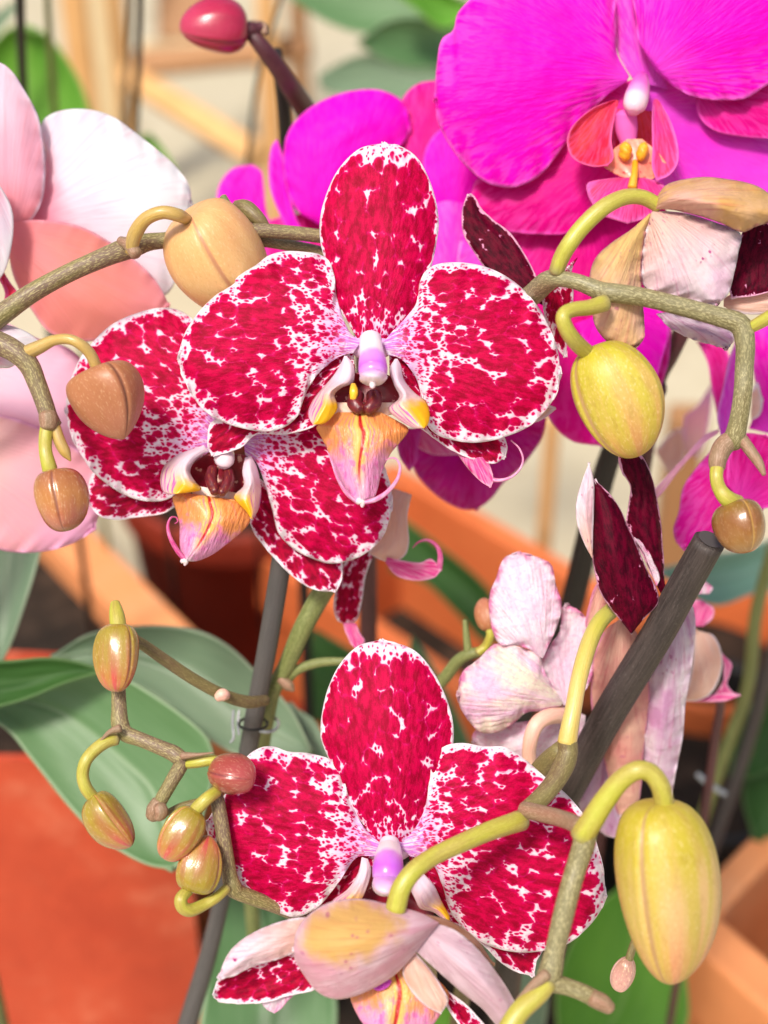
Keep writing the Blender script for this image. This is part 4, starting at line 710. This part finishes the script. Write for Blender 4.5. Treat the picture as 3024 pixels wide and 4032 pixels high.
# 6. faded pink flower in the middle
Ff = plant('faded pink orchid flower and a small bud behind the thick stake', ground('F', 500, 2100, 130))
tube('stem', Ff, 'F', '180 1080 38 42 170 1000 38 34 163 930 38 24', ST_Gn); tube('stem', Ff, 'F', '240 1085 38 50 190 1095 38 54 130 1130 40 60 50 1230 44 62 -60 1330 52 60 -60 1600 80 60', ST_Gn, down=.001)
b = bud('bud', Ff, 'F', (285, 985, 36), (255, 820, 38), 110, B_BR, .4, .5, .02); tube('bud_stalk', b, 'F', '225 1090 37 44 265 1060 37 44 288 1010 36 44 285 970 36 40', PED_Y)
f = part_empty('flower', Ff, 'faded pink flower seen from behind')
petal('petal', f, 'F', '840 1600 760 1720 720 1800 750 1900 860 1995', '880 1650 925 1800 945 1920 920 2000 860 1995', MAUV, None, 44, 44, n=(40, 24), cam_=-2)
petal('sepal', f, 'F', '640 1370 500 1420 380 1440 290 1460 210 1478 204 1535', '700 1500 560 1660 400 1640 300 1570 235 1552 204 1535', PALE, None, 30, 34, cam_=-3, n=(40, 26), ruf=.8)
petal('sepal', f, 'F', '650 1350 560 1430 500 1560 500 1700', '760 1400 740 1560 680 1700 500 1700', PALE, None, 32, 34, cam_=-2, n=(36, 24), ruf=.8)
petal('petal', f, 'F', '650 1350 575 1240 530 1160 575 1070 632 980 640 880 665 848', '700 1340 782 1230 790 1080 770 940 725 885 665 848', PALE, None, 26, 26, cam_=2, n=(50, 36), ruf=1.)
petal('petal', f, 'F', '545 1118 450 1060 345 1052 306 1000 284 900 286 800 318 720 342 648 372 612 432 597', '548 1118 582 1045 622 952 642 850 612 752 594 662 542 626 482 606 432 597', PALE, None, 22, 26, cam_=-3, n=(70, 44), ruf=1.)
petal('petal', f, 'F', '645 1335 560 1190 535 1112 450 1066 345 1044 290 1060 222 1130 155 1180 130 1270 129 1300', '640 1352 545 1378 470 1385 402 1440 330 1482 240 1484 180 1424 140 1360 129 1300', PALEY, None, 24, 22, cam_=-4, n=(70, 44), ruf=1.)
tube('flower_stalk', f, 'F', '660 1400 26 80 580 1405 22 80 520 1440 20 78 490 1510 20 74 480 1600 22 70 500 1700 24 70', PED_P)

# 7. big magenta flower
Gg = plant('magenta orchid with the largest flower at the top right', ground('M', 700, 560, 70))
tube('stem', Gg, 'M', '1100 -300 50 110 980 0 52 120 900 180 55 124 810 360 60 130 735 520 66 110 700 700 72 90 640 1100 85 90', ST_D, down=.001); tube('bract', Gg, 'M', '720 540 60 90 735 620 60 100 730 690 60 40', ST_D)
f = part_empty('flower', Gg, 'large magenta flower facing the camera')
petal('lateral_sepal', f, 'B', '1080 340 880 420 720 600 500 755 402 775 372 855', '1100 700 1040 870 900 965 800 1008 650 1012 500 992 412 935 372 855', MAGD, MAG, 34, 42, cam_=-2, n=(80, 50), ruf=.5)
petal('lateral_sepal', f, 'B', '1140 330 1280 350 1500 440 1750 600 1850 800', '1080 620 1200 840 1420 980 1700 980 1850 800', MAGL, MAG, 36, 42, cam_=-2, n=(60, 40))
petal('dorsal_sepal', f, 'B', '1080 350 1010 230 990 50 1000 -200 1080 -400', '1225 385 1178 200 1180 -50 1170 -200 1080 -400', MAGL, MAG, 34, 38, cam_=-2, n=(50, 32))
petal('petal', f, 'B', '1060 330 1006 225 1002 80 980 -80 850 -200 650 -230 480 -150 385 -20 318 55 298 130 248 172 226 290 218 430', '1050 350 950 425 855 530 782 625 722 705 655 772 560 810 470 800 402 762 322 682 262 592 230 512 218 430', MAG, MAGD, 30, 32, cam_=-5, n=(110, 66), ruf=.7, zr=3)
petal('petal', f, 'B', '1178 312 1102 180 1085 60 1062 -100 1150 -300 1400 -350 1700 -250 1900 0 1950 150', '1200 330 1262 382 1350 422 1450 433 1560 426 1645 375 1750 320 1850 250 1950 150', MAG, MAGD, 28, 28, cam_=-5, n=(110, 66), ruf=.6)
petal('lip_centre_lobe', f, 'B', '1045 765 960 772 880 790 880 840 905 890 945 932 1052 967', '1092 765 1160 775 1222 815 1200 880 1150 935 1052 967', HOTP, None, 24, 20, cam_=-2, n=(44, 34))
petal('lip_throat', f, 'B', '1010 470 990 560 1000 660 1080 720', '1165 480 1185 560 1170 660 1080 720', HOTD, None, 34, 28, cam_=3, n=(30, 24))
petal('lip_floor', f, 'B', '1050 600 985 650 950 690 948 718 1012 756 1082 776', '1115 600 1170 645 1210 690 1222 730 1152 776 1082 776', simple('salmon lip floor with red bars', (.84, .22, .16), (.84, .36, .24), .5, .4, .2, c3=(.62, .04, .04)), None, 25, 23, n=(30, 24))
petal('lip_side_lobe', f, 'B', '1005 430 905 468 820 540 792 612 818 682 895 716 965 712', '1012 440 992 520 982 600 990 680 965 712', HOTD, None, 27, 20, cam_=3, n=(44, 30)); petal('lip_side_lobe', f, 'B', '1165 430 1160 520 1162 640 1160 720 1180 778', '1182 428 1235 520 1268 620 1268 702 1232 755 1180 778', HOTP, None, 27, 21, cam_=2, n=(44, 30))
tube('lip_claw', f, 'B', '1085 700 24 26 1082 750 21 30 1072 810 20 40', ORS); blob('callus', f, 'B', (1042, 655, 23), 56, 84, ORS, dz=2, bump=.12); blob('callus', f, 'B', (1116, 655, 23), 50, 84, ORS, bump=.06, rot=-.25)
tube('column_foot', f, 'B', '1045 490 26 90 1048 560 27 96 1058 630 27 60', HOTP); tube('column', f, 'B', '1115 335 30 56 1105 372 27 88 1092 418 24 106 1082 458 22 98 1076 490 22 50', COLM, sides=30)
petal('petal', f, 'B', '1345 400 1360 500 1430 565 1550 592 1700 600', '1400 370 1550 390 1700 330 1760 450 1700 600', MAGD, None, 33, 33, cam_=-1, n=(44, 30), label='crimson petal under the right petal')
# 8. magenta flowers behind, with the red bud
Hh = plant('out of focus magenta orchid with a red bud on a dark stalk', ground('V', 700, 700, 110))
tube('stem', Hh, 'J', '1265 175 62 66 1300 215 62 78 1360 290 64 86 1450 420 70 98 1540 560 84 110 1620 720 92 106 1700 1000 80 100', ST_D, down=.001)
b = bud('bud', Hh, 'J', (1250, 150, 61), (900, 132, 58), 262, B_RD, .34, .52, .02, 1.4, .04, bend=-.08, label='crimson bud at the top'); tube('bud_stalk', b, 'J', '1320 130 62 48 1290 145 62 70 1250 150 61 80 1215 152 61 70', ST_D); tube('bract', Hh, 'J', '1240 120 62 26 1285 115 62 30 1325 130 62 38 1330 170 62 40', BRACT)
f = part_empty('flower', Hh, 'magenta flower with one petal clear of the centre flower')
petal('petal', f, 'V', '690 485 640 452 614 380 620 290 670 232 740 200 812 193 862 212 884 250', '720 492 762 450 802 388 842 340 878 300 888 270 884 250', MAGB, MAGD, 68, 72, cam_=-4, n=(70, 44), ruf=.6)
petal('petal', f, 'V', '870 400 860 300 864 225 900 182 955 172', '960 420 1005 330 1015 240 995 190 955 172', MAGD, MAGD, 72, 76, cam_=-2, n=(50, 34))
petal('sepal', f, 'V', '640 540 590 430 580 370 585 320 598 300', '690 560 640 470 625 400 612 340 598 300', MAGB, MAGD, 70, 70, n=(36, 20)); petal('sepal', f, 'V', '560 560 480 470 470 410 500 365 545 355', '620 540 580 470 570 400 565 370 545 355', MAGB, MAGD, 90, 92, n=(36, 24))
petal('sepal', f, 'V', '600 600 560 500 600 470 680 460 720 480', '800 620 760 560 740 520 735 490 720 480', MAGD, None, 74, 76, n=(36, 24))
petal('petal', f, 'V', '930 480 914 380 922 315 965 275 1045 300', '1015 520 1065 450 1085 380 1045 300', MAGB, None, 62, 64, cam_=-2, n=(40, 28)); petal('sepal', f, 'V', '930 660 922 520 935 445 980 427', '1035 640 1032 500 1012 442 980 427', MAGL, None, 60, 62, cam_=-2, n=(40, 28))
f = part_empty('flower', Hh, 'magenta flower under the big one')
petal('petal', f, 'V', '1000 480 990 600 1060 720 1200 790', '1280 470 1300 600 1280 720 1200 790', MAGL, None, 56, 60, cam_=-3, n=(44, 34), ruf=.5); petal('petal', f, 'V', '1090 420 1130 700 1175 880 1230 950 1300 962', '1430 400 1460 600 1450 720 1440 800 1390 910 1300 962', MAGD, None, 44, 50, cam_=-3, n=(54, 40), ruf=.5)
petal('petal', f, 'V', '1240 700 1300 800 1340 860 1400 880', '1400 640 1445 700 1430 780 1400 880', MAGB, None, 40, 44, n=(36, 26)); petal('sepal', f, 'V', '1330 760 1370 840 1400 900 1415 920', '1400 740 1422 820 1422 880 1415 920', MAGB, None, 50, 54, n=(24, 16))
f = part_empty('flower', Hh, 'darker magenta flower low behind the centre flower')
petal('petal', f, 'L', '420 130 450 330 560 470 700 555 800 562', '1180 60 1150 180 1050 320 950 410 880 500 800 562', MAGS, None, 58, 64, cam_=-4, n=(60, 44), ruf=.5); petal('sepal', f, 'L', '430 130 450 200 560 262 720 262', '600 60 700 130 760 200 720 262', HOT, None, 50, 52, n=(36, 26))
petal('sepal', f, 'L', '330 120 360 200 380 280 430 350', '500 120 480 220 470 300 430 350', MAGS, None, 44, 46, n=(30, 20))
# 9. magenta flower at the right edge
Ii = plant('magenta orchid at the right edge behind the olive brown bud', ground('M', 1900, 900, 90))
f = part_empty('flower', Ii, 'magenta flower seen from the side'); tube('stem', Ii, 'M', '1480 1000 50 80 1700 1100 56 90 1900 1400 66 90', ST_D, down=.001)
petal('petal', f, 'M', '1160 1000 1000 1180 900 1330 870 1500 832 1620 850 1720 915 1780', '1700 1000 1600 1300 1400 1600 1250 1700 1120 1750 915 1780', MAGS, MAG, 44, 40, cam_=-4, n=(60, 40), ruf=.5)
petal('petal', f, 'M', '1380 900 1440 700 1400 400 1400 180 1560 100', '1800 1000 1900 700 1800 300 1560 100', MAG, None, 52, 54, cam_=-2, n=(50, 34)); petal('petal', f, 'M', '1220 1300 1240 1080 1340 940 1500 950', '1400 1500 1700 1400 1700 1100 1500 950', MAGD, None, 36, 38, cam_=2, n=(50, 34))
petal('sepal', f, 'M', '1180 960 1150 800 1190 600 1230 420 1290 250', '1260 980 1290 800 1330 600 1320 400 1290 250', MAGL, None, 42, 46, n=(40, 20)); petal('sepal', f, 'M', '1150 800 1110 600 1080 420 1000 260', '1280 750 1260 500 1200 300 1000 260', MAGD, None, 62, 66, n=(40, 26))
petal('sepal', f, 'M', '640 1480 760 1350 900 1170 1040 1020 1160 930', '640 1400 720 1310 900 1120 1050 960 1160 900', PNK, None, 46, 44, n=(40, 16))
petal('petal', f, 'M', '700 1060 780 960 860 900 900 900', '800 1240 900 1160 920 1000 900 900', PEACH, None, 130, 130, n=(24, 18)); petal('petal', f, 'M', '910 1050 910 820 1000 740 1120 560', '1000 1120 1060 1000 1100 800 1120 560', PNK, None, 120, 120, n=(24, 18))
petal('petal', f, 'M', '1400 640 1440 560 1480 700', '1400 840 1460 800 1480 700', PEACH, None, 48, 48, n=(20, 14))
# small pink flower far right
Jj = plant('small pink and orange flower right of the thick stake', ground('F', 1480, 1500, 150))
tube('stem', Jj, 'F', '1330 1000 64 40 1420 1300 80 44 1400 1500 90 46', ST_D, down=.001); f = part_empty('flower', Jj)
petal('petal', f, 'F', '1250 980 1290 985 1285 1150 1240 1330', '1320 990 1390 1005 1430 1090 1428 1190 1380 1290 1310 1326 1240 1330', PEACH, None, 52, 54, cam_=-2, n=(36, 28)); petal('sepal', f, 'F', '1270 960 1280 880 1290 835 1330 830', '1340 960 1385 920 1390 870 1330 830', HOT, None, 56, 56, n=(24, 18))
petal('sepal', f, 'F', '1310 800 1320 770 1350 740', '1370 800 1388 770 1350 740', PALE, None, 50, 50, n=(14, 12)); petal('lip_centre_lobe', f, 'F', '1340 1330 1400 1290 1440 1240 1440 1150 1430 1095', '1520 1300 1480 1280 1455 1230 1482 1150 1430 1095', TENDH and HOT, None, 58, 56, n=(36, 18)); petal('lip_side_lobe', f, 'F', '1260 1326 1340 1310 1440 1290 1524 1300', '1260 1332 1340 1330 1440 1330 1524 1300', HOT, None, 56, 56, n=(24, 12))
# 10. pink and white flowers at the left
Kk = plant('pale pink and white orchid with large soft petals at the left edge', ground('V', -200, 900, 80))
tube('stem', Kk, 'V', '-60 500 40 40 -120 700 46 44 -160 1100 60 44', ST_Gn, down=.001)
f = part_empty('flower', Kk, 'pink and white flower with a coral lower petal')
petal('petal', f, 'V', '40 470 90 400 95 330 88 270 120 242 180 235 240 250 300 292 370 350 408 400 413 440', '60 510 150 560 250 600 320 640 365 632 388 570 402 490 413 440', WHT, None, 38, 40, cam_=-4, n=(90, 56), ruf=.6)
petal('petal', f, 'V', '10 530 -60 400 -90 250 -70 150 -10 130', '30 520 85 450 98 370 86 262 50 190 20 148 -10 130', CORP, WHT, 34, 32, cam_=-4, n=(70, 44), ruf=.4)
petal('sepal', f, 'V', '10 480 90 475 180 492 262 540 330 598 366 658', '15 520 30 600 70 672 112 722 180 738 272 724 342 692 366 658', COR, None, 32, 34, cam_=-4, n=(80, 50), ruf=.4); petal('petal', f, 'V', '-60 380 -90 480 -50 610 -10 616', '-20 370 22 440 29 500 15 575 -10 616', WHT, None, 22, 22, cam_=-2, n=(36, 24))
petal('lip_side_lobe', f, 'V', '-20 560 -10 590 10 630 5 665', '10 590 22 610 40 640 5 665', HOTD, None, 28, 26, n=(20, 14))
f = part_empty('flower', Kk, 'rosy pink flower filling the left edge')
petal('petal', f, 'V', '-120 640 0 690 80 730 160 760 215 850 235 960 205 1050', '-160 900 -60 1000 60 1020 140 1040 205 1050', LIL, None, 42, 44, cam_=-4, n=(70, 46), ruf=.5); petal('petal', f, 'V', '-100 880 20 900 120 940 200 1000 222 1070 204 1145', '-160 1000 -80 1150 0 1188 80 1193 150 1177 204 1145', PNK, None, 36, 38, cam_=-4, n=(80, 50), ruf=.6)
petal('petal', f, 'Q', '-150 380 0 352 150 388 250 438 318 500', '-150 700 0 704 100 690 220 580 318 500', WHT, None, 4, 6, cam_=-2, n=(36, 26))
# 11-14. leaves of plants farther back
def leaves(label, loc, specs):
    t = thing('orchid_plant', label, 'plant', loc)
    for v, L, R, m_, z0, z1, c in specs: petal('leaf', t, v, L, R, m_, None, z0, z1, cam_=c, n=(44, 26), th=2, rib=-1.2)
    return t
leaves('upright dark green leaf behind the white petal, upper left', ground('J', 250, 700, 330), [('J', '-150 900 -160 500 -60 260 60 140 150 160', '520 900 470 650 405 430 305 262 235 185 150 160', LFB, 320, 300, 8), ('J', '-200 300 -80 150 0 60 75 25', '-150 350 0 140 50 80 75 25', LFP, 280, 280, 2), ('J', '700 900 690 760 700 700 750 690', '900 900 860 820 800 730 750 690', LFB, 330, 330, 4)])
t = leaves('overlapping pale green leaves at the top behind the magenta flower', ground('V', 900, 300, 500), [('V', '780 90 830 50 900 38 1050 60', '780 95 840 132 920 147 1050 130', LFM, 330, 350, 6), ('V', '600 -60 760 -60 900 -40 1000 0', '630 0 720 52 800 72 900 60 1000 0', LFM, 370, 370, 5), ('V', '690 160 780 118 880 125 1050 170', '700 195 800 215 900 210 1050 170', LFP, 380, 390, 5), ('V', '850 -80 900 -60 960 -20 1040 20', '850 -20 900 20 960 60 1040 20', LFB, 310, 330, 5)])
leaves('broad green leaves under the lower flower', ground('G', 1200, 2300, 250), [('G', '1060 1450 1000 1800 930 2200 900 2600', '1330 1450 1470 1800 1570 2100 1500 2600', LFM, 130, 110, 5), ('H', '1050 1150 1120 1250 1180 1400 1250 1600', '1250 1150 1330 1300 1330 1500 1250 1600', LFP, 150, 160, 3), ('H', '850 1450 900 1520 950 1600', '1000 1450 1050 1520 950 1600', LFB, 160, 160, 2)])
leaves('bright green leaves lower right behind the largest bud', ground('I', 900, 1500, 260), [('I', '980 700 760 900 640 1150 620 1400 700 1700', '1060 750 1180 1000 1260 1250 1200 1500 700 1700', LFB, 190, 180, 6), ('F', '1700 1200 1600 1300 1500 1520 1480 1700', '1850 1400 1750 1600 1600 1700 1480 1700', LFD, 230, 230, 5), ('F', '1760 1600 1600 1640 1540 1800 1600 2000', '1900 1800 1800 2000 1700 2050 1600 2000', LFD, 240, 240, 4)])
leaves('blue green leaf right of the thick stake', ground('F', 1700, 900, 260), [('F', '1800 480 1550 580 1350 620 1130 690', '1850 760 1600 790 1400 860 1130 900'[:0] or '1850 760 1600 790 1380 850 1130 690', LFT, 200, 180, 5)])
leaves('dark green leaves low in the middle between the planters', ground('L', 800, 1100, 420), [('L', '330 560 560 740 760 900 880 1030 960 1230', '330 900 520 960 690 1120 850 1290 960 1230', LFD, 330, 320, 5), ('L', '-100 1200 200 1380 420 1500 700 1800', '-100 1700 100 1800 400 1850 700 1800', LFD, 260, 250, 5), ('F', '-100 1000 0 1150 120 1400 200 1600', '-100 1500 0 1600 100 1650 200 1600', LFM, 180, 180, 4)])
for pl, vw, pts, zz in (('green stem standing upright near the left of the top edge', 'J', '235 -60 34 250 200 36 275 560 36', (210, 290)), ('green stem beside the thin black stake', 'J', '655 -60 26 645 200 28 625 620 28', (230, 330)), ('thick green stem behind the small pink flower at the right edge', 'F', '1690 560 70 1600 900 66 1560 1250 64 1440 1600 64 1340 1900 64', (150, 200)), ('grey stake beside the green stem at the right edge', 'F', '1740 900 70 1640 1250 66 1540 1600 64 1420 1950 64', (170, 220))):
    if 'stake' in pl: stake(pl, vw, pts, zz, STKG)
    else:
        a = nums(pts); t = plant(pl, ground(vw, a[-3], a[-2], zz[-1])); tube('stem', t, vw, pts, ST_Gn, zz, down=.001)
